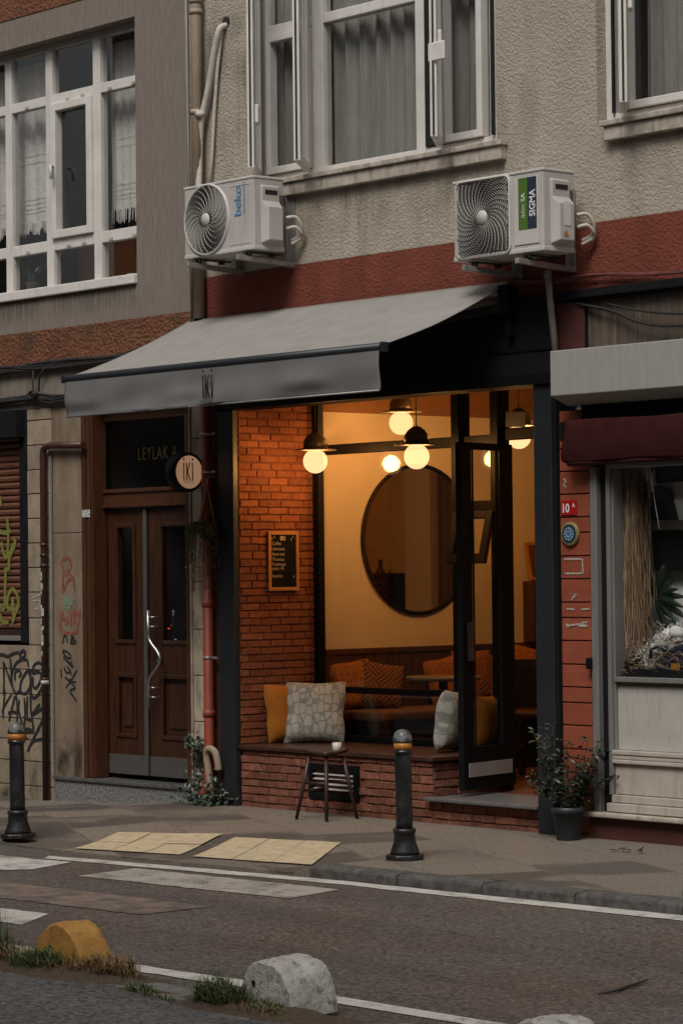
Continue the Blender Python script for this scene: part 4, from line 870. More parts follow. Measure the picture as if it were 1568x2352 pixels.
# brick side wall of the recess, base wall and threshold
p = M(); p.box(-1.28, -1.117, .0, .76, -.05, 3.1); p.build('pier_core', 'mortar', CB)
p = M(); bricks(p, (-1.117, .0, .43), (0, 1, 0), (0, 0, 1), (1, 0, 0), .69, 2.50, bw=.19, bh=.0527, dep=.013); p.build('brick_side_wall', 'brick_in', CB)
p = M(); p.box(-1.105, .86, .012, .70, -.1, .396); p.box(.86, 1.884, .012, .45, -.1, .142); p.build('base_core', 'mortar', CB)
p = M()
bricks(p, (-1.105, .012, -.075), (1, 0, 0), (0, 0, 1), (0, -1, 0), 1.978, .472, bw=.20, bh=.0545, dep=.017, holes=[(.735, 1.255, .165, .415)])
bricks(p, (.86, .012, .172), (0, 1, 0), (0, 0, 1), (1, 0, 0), .24, .226, bw=.20, bh=.0545, dep=.015)
bricks(p, (.872, .012, -.075), (1, 0, 0), (0, 0, 1), (0, -1, 0), 1.012, .215, bw=.20, bh=.0545, dep=.017)
p.build('brick_base', 'brick', CB)
p = M(); p.box(-1.116, .905, -.028, .70, .399, .43); p.build('window_seat', 'bench_wood', CB, bevel=.006)
p = M(); p.box(.845, 1.884, -.065, .50, .145, .172); p.build('threshold', 'slab_grey', CB, bevel=.008)
# ventilation grille
p = M(); frame_rect(p, -.365, .145, .095, .335, -.012, .03, .045); vg = p.build('vent_grille', BLK, CB, bevel=.003)
p = M()
for i in range(5):
    z = .15+.0335*i
    p.add([(-.32, -.008, z+.013), (.10, -.008, z+.013), (.10, .028, z+.030), (-.32, .028, z+.030), (-.32, -.008, z+.010), (.10, -.008, z+.010), (.10, .028, z+.026), (-.32, .028, z+.026)], [(0, 1, 2, 3), (4, 5, 6, 7), (0, 1, 5, 4)])
p.build('louvre', 'slat_grey', vg)
p = M(); p.box(-.32, .10, .03, .034, .14, .29); p.build('vent_back', 'black_matte', vg)
# recess soffit, set-back window
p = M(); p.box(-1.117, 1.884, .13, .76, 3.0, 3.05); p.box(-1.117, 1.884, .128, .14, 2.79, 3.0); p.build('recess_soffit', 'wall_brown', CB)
YW0, YW1 = .68, .735
f = M()
f.box(-1.10, -1.035, YW0, YW1, .43, 3.0)                      # left stile
f.box(-1.035, .40, YW0, YW1, 2.478, 2.55)                     # transom
f.box(-1.035, .40, YW0, YW1, .775, .82)                       # rail behind the cushions
f.box(-1.035, .40, YW0, YW1, .43, .475)
f.box(.48, .78, YW0, YW1, 2.478, 2.55); f.box(.48, .78, YW0, YW1, 2.03, 2.11); f.box(.48, .78, YW0, YW1, .43, .475)
f.box(-1.035, .86, YW0, YW1, 2.94, 3.0)
SW = f.build('shop_window', BLK, CB, bevel=.005)
f = M(); f.box(.40, .48, .64, .75, .43, 3.0); f.box(.78, .86, .64, .75, .172, 3.0); f.build('jamb_post', BLK, SW, bevel=.006)
g_ = M(); g_.box(-1.035, .40, .705, .711, .475, .775); g_.box(-1.035, .40, .705, .711, .82, 2.478); g_.box(-1.035, .40, .705, .711, 2.55, 2.94); g_.box(.48, .78, .705, .711, .475, 1.68); g_.box(.48, .78, .705, .711, 2.11, 2.478); g_.box(.48, .78, .705, .711, 2.55, 2.94); g_.build('window_glass', 'cafe_glass', SW)
# small pane of the narrow light, hung open at its foot
f = M(); A0 = V((.43, .645, 2.035)); tl = R(14); dn = V((0, -math.sin(tl), -math.cos(tl))); d = V((1, 0, 0)); rt3 = Matrix((d, dn.cross(d), dn)).transposed()
def vb(a, b, za, zb, t=.03): f.obox(A0+d*((a+b)/2)+dn*((za+zb)/2), b-a, t, zb-za, rt3)
vb(0, .065, 0, .36); vb(.315, .38, 0, .36); vb(.065, .315, 0, .05); vb(.065, .315, .295, .36)
f.build('vent_sash', BLK, SW, bevel=.004)
# door opening: head bar, transom light, one leaf swung out beside the window seat
f = M(); f.box(.86, 1.90, .67, .74, 2.505, 2.585); f.box(1.84, 1.90, .14, .74, .172, 3.0); f.box(.86, 1.84, .67, .74, 2.94, 3.0); DR = f.build('door', BLK, CB, bevel=.005)
g_ = M(); g_.box(.86, 1.84, .70, .706, 2.585, 2.94); g_.build('transom_glass', 'cafe_glass', DR)
o = V((1.035, .105, 0)); h_ = V((.895, .715, 0)); d = (h_-o).normalized(); LW_ = (h_-o).length; n = V((d.y, -d.x, 0)); rot = Matrix((d, n, V((0, 0, 1)))).transposed()
def lb(mm, a, b, t0, t1, za, zb): mm.obox(o+d*((a+b)/2)+n*((t0+t1)/2)+V((0, 0, (za+zb)/2)), b-a, t1-t0, zb-za, rot)
f = M(); zb, zt = .21, 2.475
lb(f, 0, .125, -.022, .022, zb, zt); lb(f, LW_-.16, LW_, -.022, .022, zb, zt); lb(f, .125, LW_-.16, -.022, .022, zb, .49); lb(f, .125, LW_-.16, -.022, .022, zt-.045, zt)
lb(f, .12, .138, .022, .032, .49, zt-.045); lb(f, LW_-.175, LW_-.155, .022, .032, .49, zt-.045)
f.build('door_leaf', BLK, DR, bevel=.005)
f = M(); lb(f, .125, LW_-.16, -.004, .004, .49, zt-.045); f.build('door_glass', 'cafe_glass', DR)
f = M(); lb(f, .055, LW_-.055, .0225, .027, .295, .385); f.build('kick_plate', 'plate_grey', DR)
f = M(); lb(f, .05, .075, .022, .07, 1.05, 1.30); f.build('door_handle', 'dark_wood', DR, bevel=.004)
# room
XR, YB = 3.4, 4.3
f = M(); f.box(-1.14, -1.10, .76, YB, .15, 2.80); f.build('side_wall', 'wall_cream', CB)
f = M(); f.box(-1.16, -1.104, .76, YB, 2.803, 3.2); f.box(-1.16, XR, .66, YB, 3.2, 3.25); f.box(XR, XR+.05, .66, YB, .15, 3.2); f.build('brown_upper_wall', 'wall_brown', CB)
f = M(); f.box(-1.16, XR+.05, YB, YB+.05, .15, 3.2); f.build('back_wall', 'wall_tan', CB)
f = M(); f.box(1.42, 1.75, YB-.16, YB-.001, .17, 3.19); f.build('back_pillar', 'wall_cream', CB)
f = M(); f.box(1.905, 1.95, .14, 2.5, .10, 3.2); f.build('partition', 'wall_cream', CB)
f = M()
x = .765
while x < YB-.02:
    f.box(-1.10, -1.075, x+.003, min(x+.117, YB-.01), .175, 1.04); x += .12
f.box(-1.10, -1.06, .765, YB-.01, 1.04, 1.078); f.build('wainscot', 'wainscot', CB, bevel=.003)
f = M(); f.box(-1.16, XR, .66, YB, .10, .171); f.box(.86, 1.88, .30, .66, .10, .168); f.build('floor', 'floor_wood', CB)

# ---- shop on the right: red boarded pier, framed window
f = M(); f.box(2.064, 2.338, .02, .25, -.12, 2.62); f.build('pier_backing', 'siding_dark', CB)
zz = [2.62, 2.53, 2.385, 2.243, 2.102, 1.96, 1.865, 1.721, 1.58, 1.436, 1.341, 1.20, 1.055, .915, .82, .68, .535, .39, .295, .16, .02, -.1]
f = M()
for a, b in zip(zz[1:], zz[:-1]): f.box(2.066, 2.315, -.004+random.uniform(-.0015, .0015), .03, a+.004, b-.004)
f.box(2.316, 2.339, -.001, .03, -.1, 2.62); f.build('red_siding', 'siding', CB, bevel=.003)
gw = M()
strokes(gw, [[(128, 1028), (290, 1028), (300, 1060), (305, 1145), (290, 1160), (130, 1162)], [(150, 1165), (220, 1162)], [(140, 1640), (200, 1650), (250, 1640), (350, 1650)], [(290, 1625), (350, 1620)], [(150, 1660), (180, 1660)], [(260, 1655), (350, 1660)], [(150, 1495), (230, 1500)], [(290, 1500), (370, 1495)], [(220, 1365), (250, 1360), (210, 1390), (205, 1410)], [(120, 270), (145, 290), (125, 330), (150, 350)]], 1263, 1033.4, .2441, .011, Y=-.0075)
gw.build('scraped_paint', 'graf_white', CB, fixn=False)
f = M(); f.box(2.342, 2.396, -.03, .12, .166, 2.262); f.build('shop_frame', 'alu', CB, bevel=.005)
f = M(); f.box(2.397, 2.456, .01, .12, .166, 2.262); f.build('shutter_guide', 'black_matte', CB)
X2 = 5.2
f = M(); f.box(2.457, 2.485, -.012, .1, .27, 2.25); f.box(2.485, 2.497, .012, .1, .27, 2.25); f.box(2.457, X2, -.01, .1, 2.25, 2.29)
SH = f.build('shop_window', 'alu', CB, bevel=.004)
f = M(); f.box(2.498, X2, .02, .026, .985, 2.25); f.build('window_glass', 'shop_glass', SH)
f = M(); f.box(2.498, X2, .035, .085, .545, .955); f.build('window_board', 'shop_white', SH)
f = M(); f.box(2.498, X2, -.002, .1, .955, .985); f.build('window_rail', 'alu', SH, bevel=.004)
f = M(); f.box(2.47, X2, -.01, .1, .515, .542); f.box(2.47, X2, -.004, .1, .488, .512); f.box(2.47, X2, -.012, .1, .462, .486); f.box(2.49, X2, .012, .1, .275, .46); f.box(2.47, X2, -.006, .1, .225, .272); f.box(2.45, X2, -.03, .1, .17, .222); f.build('stall_riser', 'shop_cream', SH, bevel=.005)
f = M(); f.box(2.285, X2, -.075, .1, .135, .165); f.build('shop_sill', 'upvc_dirty', SH, bevel=.008)
f = M(); f.box(2.30, X2, -.02, .1, -.12, .133); f.build('shop_plinth', 'siding_dark', CB)
f = M(); f.box(1.96, 6.5, .42, .46, .1, 2.9); f.box(1.955, 1.99, .25, .42, .1, 2.7); f.box(1.96, 6.5, .26, .42, 2.8, 2.85); f.build('shop_back_wall', 'shop_wall', CB)
f = M(); f.box(1.99, 5.2, .03, .42, .93, .955); f.build('display_shelf', 'shelf_wood', CB)
# ------------------------------------------------------------------ things on the facade
# awning
AX0, AX1 = -1.56, 1.714
aw = thing('awning', 'grey retractable fabric awning with valance over the café front', 'awning', (.08, -.05, 3.0))
a = M()
def canopy(u, v):
    x = AX0+(AX1-AX0)*u; e = abs(2*u-1)
    y = -.06-1.09*v; z = 3.452-.452*v
    sag = .006+.026*e**8
    return (x, y, z-sag*math.sin(math.pi*v)+.004*math.sin(u*9+v*3)*math.sin(math.pi*v)+.003*math.sin(u*37)*v*(1-v))
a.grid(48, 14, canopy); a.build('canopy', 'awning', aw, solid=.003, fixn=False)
a = M()
def val(u, v):
    x = AX0+.012+(AX1-AX0-.02)*u
    w_ = math.sin(math.pi*v)**.8
    b = .011*max(0, math.sin(u*17+.6))*math.exp(-((v-.62)/.18)**2)-.005*max(0, math.sin(u*17+.9))*math.exp(-((v-.88)/.12)**2)+.007*math.sin(u*31+2+v*2)*v*w_+.012*math.sin(u*7+v*5)*v
    return (x, -1.166-b-.004*math.sin(u*53)*v, 2.978-.252*v-.004*math.sin(u*22)*v)
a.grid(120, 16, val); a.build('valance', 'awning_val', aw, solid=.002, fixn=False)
a = M(); a.tube([(AX0-.006, -1.15, 2.99), (AX1+.004, -1.15, 2.99)], .028, n=14); a.build('front_bar', 'slate_paint', aw)
a = M(); a.box(AX1+.004, AX1+.028, -1.175, -1.12, 2.965, 3.02); a.box(AX0-.03, AX0-.006, -1.175, -1.12, 2.965, 3.02); a.build('bar_cap', 'navy_plastic', aw, bevel=.005)
a = M(); a.tube([(AX0+.02, -1.17, 2.728), (AX1-.01, -1.17, 2.728)], .006, n=8); a.build('hem_rod', 'alu', aw)
a = M(); a.tube([(AX0, -.10, 3.385), (AX1, -.10, 3.385)], .030, n=12); a.box(AX0, AX1, -.075, -.062, 3.30, 3.345); a.build('roller_tube', 'steel', aw)
a = M(); a.box(AX1-.02, AX1+.06, -.16, -.061, 3.24, 3.42); a.box(AX1+.0, AX1+.04, -.12, -.061, 3.10, 3.24); a.tube([(AX1+.02, -.15, 3.33), (AX1+.02, -.19, 3.30), (AX1+.02, -.16, 3.24)], .01, n=6); a.build('wall_bracket', BLK, aw, bevel=.006)
for s_, xa in ((1, AX1-.05), (-1, AX0+.05)):
    a = M(); e = V((xa-s_*.62, -.42, 3.18)); a.bar((xa, -.10, 3.29), e, .035, .05); a.bar(e, (xa-s_*.04, -1.12, 2.975), .03, .045); a.lathe([(.03, -.03), (.03, .03)], e, n=10); a.build('folding_arm', 'slate_paint', aw, bevel=.004)
def logo(mm, o, xd, yd, s):
    """two dots, two bars and a k drawn as rounded strokes; s = overall height"""
    o, xd, yd = V(o), V(xd), V(yd); nn = xd.cross(yd)
    def st(a, b, w=.062):
        a, b = V(a), V(b); d = (b-a).normalized(); p = V((-d.y, d.x)); vs = []
        for c, sg in ((a, -1), (b, 1)):
            for k in range(7):
                t = math.pi*(k/6)-math.pi/2; q = c+(d*sg*math.cos(t)+p*sg*math.sin(t))*w/2; vs.append(o+(xd*q.x+yd*q.y)*s)
        mm.add(vs, [tuple(range(14))])
    st((0, 0), (.0, .72)); st((.155, 0), (.15, .72)); st((.19, .36), (.31, .72)); st((.19, .36), (.325, 0)); st((.46, 0), (.45, .72))
    for c in ((.0, .88), (.47, .88)):
        mm.add([o+(xd*(c[0]+.042*math.cos(t*.5236))+yd*(c[1]+.052*math.sin(t*.5236)))*s for t in range(12)], [tuple(range(12))])
a = M()
c0 = V(canopy(.5, 1)); 
logo(a, (.022, -1.192, 2.775), (1, 0, 0), (0, 0, 1), .195)
add_text(a, 'drips & drinks', .03, (-.01, -1.192, 2.742), (1, 0, 0), (0, 0, 1), squeeze=.78)
lg = a.build('printed_logo', 'black_matte', aw, fixn=False)

# air conditioners
def ac_unit(name, x0, x1, z0, z1, round_fan, label):
    yf, yb = -.42, -.155; t = thing(name, label, 'air conditioner', ((x0+x1)/2, -.29, z0), 'air conditioners on the facade')
    b = M(); b.box(x0, x1, yf, yb, z0+.018, z1-.018); cas = b.build('casing', 'ac_white', t, bevel=.010)
    b = M(); b.box(x0-.004, x1+.004, yf-.005, yb+.004, z1-.02, z1); b.build('lid', 'ac_panel', t, bevel=.006)
    b = M(); b.box(x0-.002, x1+.002, yf-.003, yb+.002, z0, z0+.03); b.build('base_pan', 'ac_panel', t, bevel=.006)
    W, H = x1-x0, z1-z0
    cx_, cz = x0+(.335 if round_fan else .345)*W, z0+.5*H
    fr = M()
    if round_fan:
        r = .238
        fr.lathe([(r+.012, 0), (r+.010, -.014), (r, -.018), (r-.006, -.006)], (cx_, yf, cz), n=44, axis='y', cap=False)
        rings = [r*(.30+.70*i/15) for i in range(16)]; out = lambda a_: r
    else:
        hw, hh = .232, .235
        def rr(k, s_=1.0, rad=.045, N=48):
            pts = []
            for i in range(N):
                q = i//(N//4); tt = (i % (N//4))/(N//4-1); an = math.pi/2*tt+math.pi/2*q
                sx, sz = ((1, 1), (-1, 1), (-1, -1), (1, -1))[q]
                pts.append((cx_+sx*(hw-rad)+(rad+k)*math.cos(an), cz+sz*(hh-rad)+(rad+k)*math.sin(an)))
            return pts
        loops = [(rr(.012), 0), (rr(.010), -.014), (rr(0), -.018), (rr(-.006), -.004)]
        N = 48
        for i in range(3):
            A, B = loops[i], loops[i+1]
            vs = [(p[0], yf+A[1], p[1]) for p in A[0]]+[(p[0], yf+B[1], p[1]) for p in B[0]]
            fr.add(vs, [(k, (k+1) % N, N+(k+1) % N, N+k) for k in range(N)], True)
        def out(a_):
            c, s_ = abs(math.cos(a_)), abs(math.sin(a_)); return min(hw/max(c, 1e-6), hh/max(s_, 1e-6), .305)
        rings = [.05+.0145*i for i in range(18)]
    fr.build('fan_surround', 'ac_panel', t)
    # dark well, blades, wire guard
    b = M()
    if round_fan: b.lathe([(.238, -.0015), (.0, -.0015)], (cx_, yf, cz), n=44, axis='y', cap=False)
    else:
        p_ = rr(0); b.add([(q[0], yf-.0015, q[1]) for q in p_], [tuple(range(len(p_)))])
    b.build('fan_well', 'ac_dark', t, fixn=False)
    b = M()
    def wire(pts, wd):
        vs = []
        for i, p in enumerate(pts):
            d_ = V(pts[min(i+1, len(pts)-1)])-V(pts[max(i-1, 0)]); nr = V((-d_.z, 0, d_.x)).normalized()*wd/2
            p = V(p); vs += [p+nr+V((0, .002, 0)), p+V((0, -.004, 0)), p-nr+V((0, .002, 0))]
        b.add(vs, [(3*i+j, 3*i+j+1, 3*i+j+4, 3*i+j+3) for i in range(len(pts)-1) for j in (0, 1)], True)
    for r_ in rings:
        seg = []
        for k in range(73):
            a_ = 2*math.pi*k/72
            if r_ <= out(a_)-.002: seg.append((cx_+r_*math.cos(a_), yf-.014, cz+r_*math.sin(a_)))
            else:
                if len(seg) > 1: wire(seg, .0022)
                seg = []
        if len(seg) > 1: wire(seg, .0022)
    ns = 22 if round_fan else 30
    for k in range(ns):
        a0 = 2*math.pi*k/ns; seg = []
        for i in range(13):
            r_ = .05+i*.0225; a_ = a0+(.9*(r_/.24)**1.6 if round_fan else -.95*(r_/.24)**1.2)*(1 if round_fan else 1)
            if r_ <= out(a_): seg.append((cx_+r_*math.cos(a_), yf-.017, cz+r_*math.sin(a_)))
        if len(seg) > 1: wire(seg, .0032)
    b.build('wire_guard', 'ac_wire', t, fixn=False)
    b = M(); b.lathe([(.046, 0), (.044, -.006), (.0, -.008)], (cx_, yf-.016, cz), n=24, axis='y', cap=False); b.build('fan_hub', 'ac_panel', t)
    b = M()  # front panel
    if round_fan:
        b.box(x0+.66*W, x1-.04, yf-.003, yf, z1-.055, z1-.047); b.box(x0+.66*W, x1-.04, yf-.003, yf, z0+.05, z0+.056)
    else: b.box(x1-.245, x1-.035, yf-.006, yf, z0+.05, z1-.045)
    b.box(x1-.03, x1-.022, yf-.004, yf, z0+.02, z1-.02); b.build('front_panel', 'ac_panel', t, bevel=.004)
    # side cover with grip
    b = M(); xs_ = x1+.001
    prof = [(yf+.055, z1-.065), (yb-.06, z1-.065), (yb-.06, z0+.055), (yf+.055, z0+.055)]
    b.add([(xs_, yf+.055, z1-.06), (xs_, yb-.05, z1-.06), (xs_+.018, yf+.06, z1-.07), (xs_+.018, yb-.055, z1-.07),
           (xs_+.018, yf+.06, z1-.17), (xs_+.018, yb-.055, z1-.17), (xs_+.055, yf+.085, z1-.215), (xs_+.055, yb-.055, z1-.215), (xs_+.055, yf+.085, z0+.065), (xs_+.055, yb-.055, z0+.065), (xs_, yf+.06, z0+.045), (xs_, yb-.05, z0+.045)],
          [(0, 1, 3, 2), (2, 3, 5, 4), (4, 5, 7, 6), (6, 7, 9, 8), (8, 9, 11, 10), (0, 2, 4, 6, 8, 10), (1, 11, 9, 7, 5, 3)])
    sc_ = b.build('side_cover', 'ac_white', t, bevel=.006)
    b = M(); b.box(xs_+.0175, xs_+.0205, yf+.085, yb-.075, z1-.125, z1-.095); b.build('grip_slot', 'gasket', t)
    b = M()
    for i in range(7): b.box(xs_-.001, xs_+.002, yb-.035, yb-.012, z1-.2+.012*i, z1-.194+.012*i)
    b.build('rating_marks', 'navy_print', t)
    # copper pipes in white sleeve behind the cover
    b = M()
    for dz in (0, -.075): b.tube(curve([(x1+.02, yb+.0, z0+.23+dz), (x1+.06, yb+.05, z0+.235+dz*.9), (x1+.075, yb+.09, z0+.18+dz*.7), (x1+.05, yb+.11, z0+.12+dz*.3), (x1+.0, yb+.06, z0+.08+dz*.3)]), .012, n=8)
    b.build('pipe_loop', 'hose_white', t)
    return t
A1 = ac_unit('air_conditioner', -1.152, -.385, 3.83, 4.335, True, 'white air conditioner with round fan guard and blue lettering, left of the two')
A2 = ac_unit('air_conditioner', 1.580, 2.366, 3.560, 4.062, False, 'white air conditioner with square fan guard and green label, right of the two')
b = M(); add_text(b, 'beko', .105, (-.522, -.4235, 4.075), (0, 0, 1), (-1, 0, 0), bold=.0015, spacing=1.0); b.build('lettering', 'blue_print', A1, fixn=False)
b = M(); b.box(-.492, -.484, -.4235, -.4215, 4.085, 4.30); b.build('lettering_underline', 'blue_print', A1, fixn=False)
b = M(); b.box(2.160, 2.237, -.4275, -.4265, 3.70, 4.015); b.build('green_label', 'green_print', A2)
b = M(); b.box(2.2375, 2.314, -.4275, -.4265, 3.70, 4.015); b.build('navy_label', 'navy_print', A2)
b = M(); add_text(b, 'SIGMA', .070, (2.302, -.4285, 3.775), (0, 0, 1), (-1, 0, 0), bold=.0018, squeeze=.80); b.build('label_lettering', 'white_print', A2, fixn=False)
b = M(); add_text(b, 'iklim', .045, (2.215, -.4285, 3.772), (0, 0, 1), (-1, 0, 0)); b.build('label_lettering', 'white_print', A2, fixn=False)
b = M(); add_text(b, 'SA', .045, (2.215, -.4285, 3.872), (0, 0, 1), (-1, 0, 0), bold=.001); b.build('label_lettering', 'white_print', A2, fixn=False)
b = M(); b.box(2.423, 2.4255, -.30, -.245, 3.715, 3.86); b.build('side_label', 'white_print', A2)
b = M(); b.add([(2.4255, -.31, 3.65), (2.4255, -.265, 3.65), (2.4255, -.2875, 3.69)], [(0, 1, 2)]); b.build('warning_triangle', 'orange_plastic', A2)
def bracket(xs_, z, zt, label):
    t = thing('wall_bracket', label, 'bracket', (sum(xs_)/2, -.05, z), 'brackets under the air conditioners')
    for x in xs_:
        b = M(); b.bar((x, -.005, z-.03), (x, -.50, z-.005), .03, .035); b.build('bracket_arm', 'steel', t, bevel=.003)
        b = M(); b.box(x-.03, x-.024, -.05, -.006, z-.05, zt); b.box(x-.03, x+.02, -.012, -.006, z-.05, zt); b.build('bracket_rail', 'steel', t, bevel=.002)
        b = M()
        for y in (-.40, -.20): b.lathe([(.024, 0), (.024, .022)], (x, y, z+.012), n=10)
        b.box(x-.02, x+.02, -.44, -.12, z+.030, z+.038); b.build('rubber_foot', 'rubber', t)
    return t
bracket((-1.02, -.47), 3.785, 4.25, 'steel wall bracket under the air conditioner with the round fan')
bracket((1.745, 2.212), 3.512, 3.98, 'steel wall bracket under the air conditioner with the square fan')
# pipes and hoses
d = M(); d.tube([(-1.447, -.07, 8), (-1.447, -.07, 3.46)], .042, n=14)
dp2 = thing('downpipe', 'beige downpipe on the cream wall at the building joint', 'pipe', (-1.447, -.07, 3.46)); d.build('pipe', 'pipe_beige', dp2)
for z in (5.72, 5.64, 4.92):
    d = M(); d.lathe([(.048, 0), (.048, .035)], (-1.447, -.07, z), n=14); d.build('pipe_collar', 'pipe_beige', dp2)
d = M(); d.tube([(-1.66, -.012, 8), (-1.625, -.012, 4.9), (-1.60, -.012, 3.4)], .012, n=6); d.build('conduit', 'pipe_grey', org=(-1.6, 0, 3.4), label='thin grey conduit running down the joint between the two buildings', cat='pipe')
d = M(); d.tube(curve([(-1.195, .02, 5.53), (-1.20, -.05, 5.50), (-1.25, -.06, 5.35), (-1.335, -.05, 5.1), (-1.40, -.06, 4.90), (-1.425, -.06, 4.75), (-1.425, -.07, 4.55), (-1.40, -.10, 4.3)]), .024, n=10)
d.tube([(-1.39, -.075, 4.935), (-1.41, -.085, 4.90)], .034, n=10)
d.build('insulated_hose', 'hose_white', org=(-1.3, -.05, 4.4), label='thick white wrapped hose from the hole down to the left air conditioner', cat='hose')
d = M(); d.tube([(-1.195, .02, 5.545), (-1.20, -.03, 5.51), (-1.26, -.03, 5.2), (-1.30, -.03, 4.9), (-1.33, -.03, 4.6), (-1.37, -.04, 4.3)], .013, n=8)
d.build('thin_hose', 'hose_white', org=(-1.3, -.05, 4.4), label='thin cream hose beside the thick wrapped hose on the cream wall', cat='hose')
d = M(); d.lathe([(.045, 0), (.0, 0)], (-1.19, -.0025, 5.55), n=16, axis='y', cap=False); d.build('wall_hole', 'gasket', CB, fixn=False)
d = M(); d.tube([(-1.50, -.03, 3.9), (-1.495, -.03, 3.6), (-1.47, -.05, 3.45), (-1.42, -.06, 3.40), (-1.3, -.05, 3.42)], .014, n=8); d.tube([(-1.53, -.03, 3.9), (-1.52, -.03, 3.55), (-1.49, -.04, 3.42)], .012, n=8); d.lathe([(.05, 0), (.05, .06)], (-1.5, -.05, 3.40), n=10)
d.build('cable', 'cable', org=(-1.5, -.03, 3.4), label='pair of black cables running down behind the awning corner', cat='cable')
d = M(); d.tube([(2.035, -.055, 3.49), (2.04, -.055, 3.42), (2.10, -.06, 2.97)], .022, n=10); d.lathe([(.026, 0), (.026, .02)], (2.036, -.055, 3.45), n=10)
d.build('drain_pipe', 'pipe_grey', org=(2.06, -.05, 2.97), label='slanting grey drain pipe below the right air conditioner', cat='pipe')
def cables(name, pts, n, r, spread, m, label):
    g_ = M()
    for i in range(n):
        ph = random.uniform(0, 6); q = []
        for j, p in enumerate(pts):
            q.append(V(p)+V((0, -.012*random.random()-.004, random.uniform(-spread, spread)*(.6+.4*math.sin(j+ph)))))
        P = []
        for j in range(len(q)-1):
            p0, p1, p2, p3 = q[max(j-1, 0)], q[j], q[j+1], q[min(j+2, len(q)-1)]
            for t_ in (0, .25, .5, .75): P.append(.5*((2*p1)+(p2-p0)*t_+(2*p0-5*p1+4*p2-p3)*t_*t_+(3*p1-p0-3*p2+p3)*t_**3))
        P.append(q[-1]); g_.tube(P, r*random.uniform(.7, 1.3), n=6)
    return g_.build(name, m, org=pts[0], label=label, cat='cable')
cables('cable_bundle', [(-6, -.03, 3.27), (-4.6, -.03, 3.25), (-4.04, -.03, 3.24), (-3.5, -.03, 3.235), (-3.1, -.03, 3.25), (-2.6, -.03, 3.245), (-2.1, -.03, 3.27), (-1.6, -.03, 3.30)], 13, .012, .038, 'cable', 'thick bundle of black cables along the foot of the orange band')
cables('cable_bundle', [(-6, -.03, 2.98), (-4.6, -.03, 2.99), (-4.04, -.03, 3.0), (-3.6, -.03, 3.02), (-3.3, -.03, 2.985), (-3.0, -.03, 3.0), (-2.6, -.03, 3.0), (-1.7, -.03, 2.98)], 12, .011, .034, 'cable', 'lower bundle of black cables above the roller shutter and stone pilaster')
g_ = M(); g_.tube([(-3.55, -.05, 3.24), (-3.56, -.05, 3.12), (-3.55, -.05, 3.02)], .006, n=6); g_.tube([(-3.38, -.05, 3.24), (-3.47, -.05, 3.17), (-3.48, -.05, 3.05)], .007, n=6)
g_.tube([(-3.53+.05*math.cos(t*.7), -.055-.002*t, 3.03+.03*math.sin(t*.7)) for t in range(20)], .007, n=6); g_.build('hanging_wire', 'cable', org=(-3.5, -.05, 3), label='coiled loose wire hanging between the two black cable bundles', cat='cable')
cables('cable_bundle', [(1.75, -.03, 3.44), (2.05, -.03, 3.42), (2.35, -.03, 3.43), (2.6, -.03, 3.42), (3.1, -.03, 3.385), (4.2, -.03, 3.40)], 6, .006, .02, 'cable_red', 'thin cables painted red along the lower edge of the red band')
g_ = M(); g_.tube(curve([(2.25, -.02, 3.27), (2.55, -.03, 3.20), (2.8, -.04, 3.11), (3.1, -.04, 3.07), (3.6, -.04, 3.07)]), .010, n=6); g_.tube(curve([(2.5, -.02, 3.25), (2.75, -.03, 3.19), (3.1, -.04, 3.14), (3.6, -.04, 3.12)]), .007, n=6)
g_.build('sagging_cable', 'cable', org=(2.5, -.03, 3.1), label='black cable sagging across the old brown sign panel', cat='cable')
# red downpipe by the cafe post
rp = thing('downpipe', 'orange red downpipe with grey clips beside the black café post', 'pipe', (-1.385, -.07, .1))
d = M(); d.tube([(-1.378, -.07, 2.9), (-1.378, -.07, .27), (-1.375, -.10, .13), (-1.37, -.14, .06)], .037, n=14); d.build('pipe', 'pipe_red', rp)
for z in (1.40, .62):
    d = M(); d.lathe([(.043, 0), (.043, .05)], (-1.378, -.07, z), n=14); d.build('pipe_collar', 'pipe_red', rp)
for z in (2.62, 2.35, 1.03, .36):
    d = M(); d.lathe([(.041, 0), (.041, .018)], (-1.378, -.07, z), n=14); d.box(-1.335, -1.285, -.07, -.055, z+.001, z+.017); d.build('pipe_clip', 'steel', rp)
d = M(); d.tube([(-1.452, -.025, 2.9), (-1.452, -.025, .0)], .016, n=8); d.build('black_conduit', 'black_frame', org=(-1.452, -.025, 0), label='thin black conduit between the pale stone strip and the red downpipe', cat='pipe')
d = M(); d.tube(curve([(-1.31, -.10, .02), (-1.33, -.11, .2), (-1.345, -.12, .33), (-1.33, -.13, .385), (-1.29, -.13, .40), (-1.25, -.12, .375), (-1.235, -.11, .31), (-1.235, -.1, .25)], 4), .025, n=10)
d.build('bent_pipe', 'pipe_beige', org=(-1.29, -.11, 0), label='bent dirty beige pipe stub arching out of the ivy', cat='pipe')
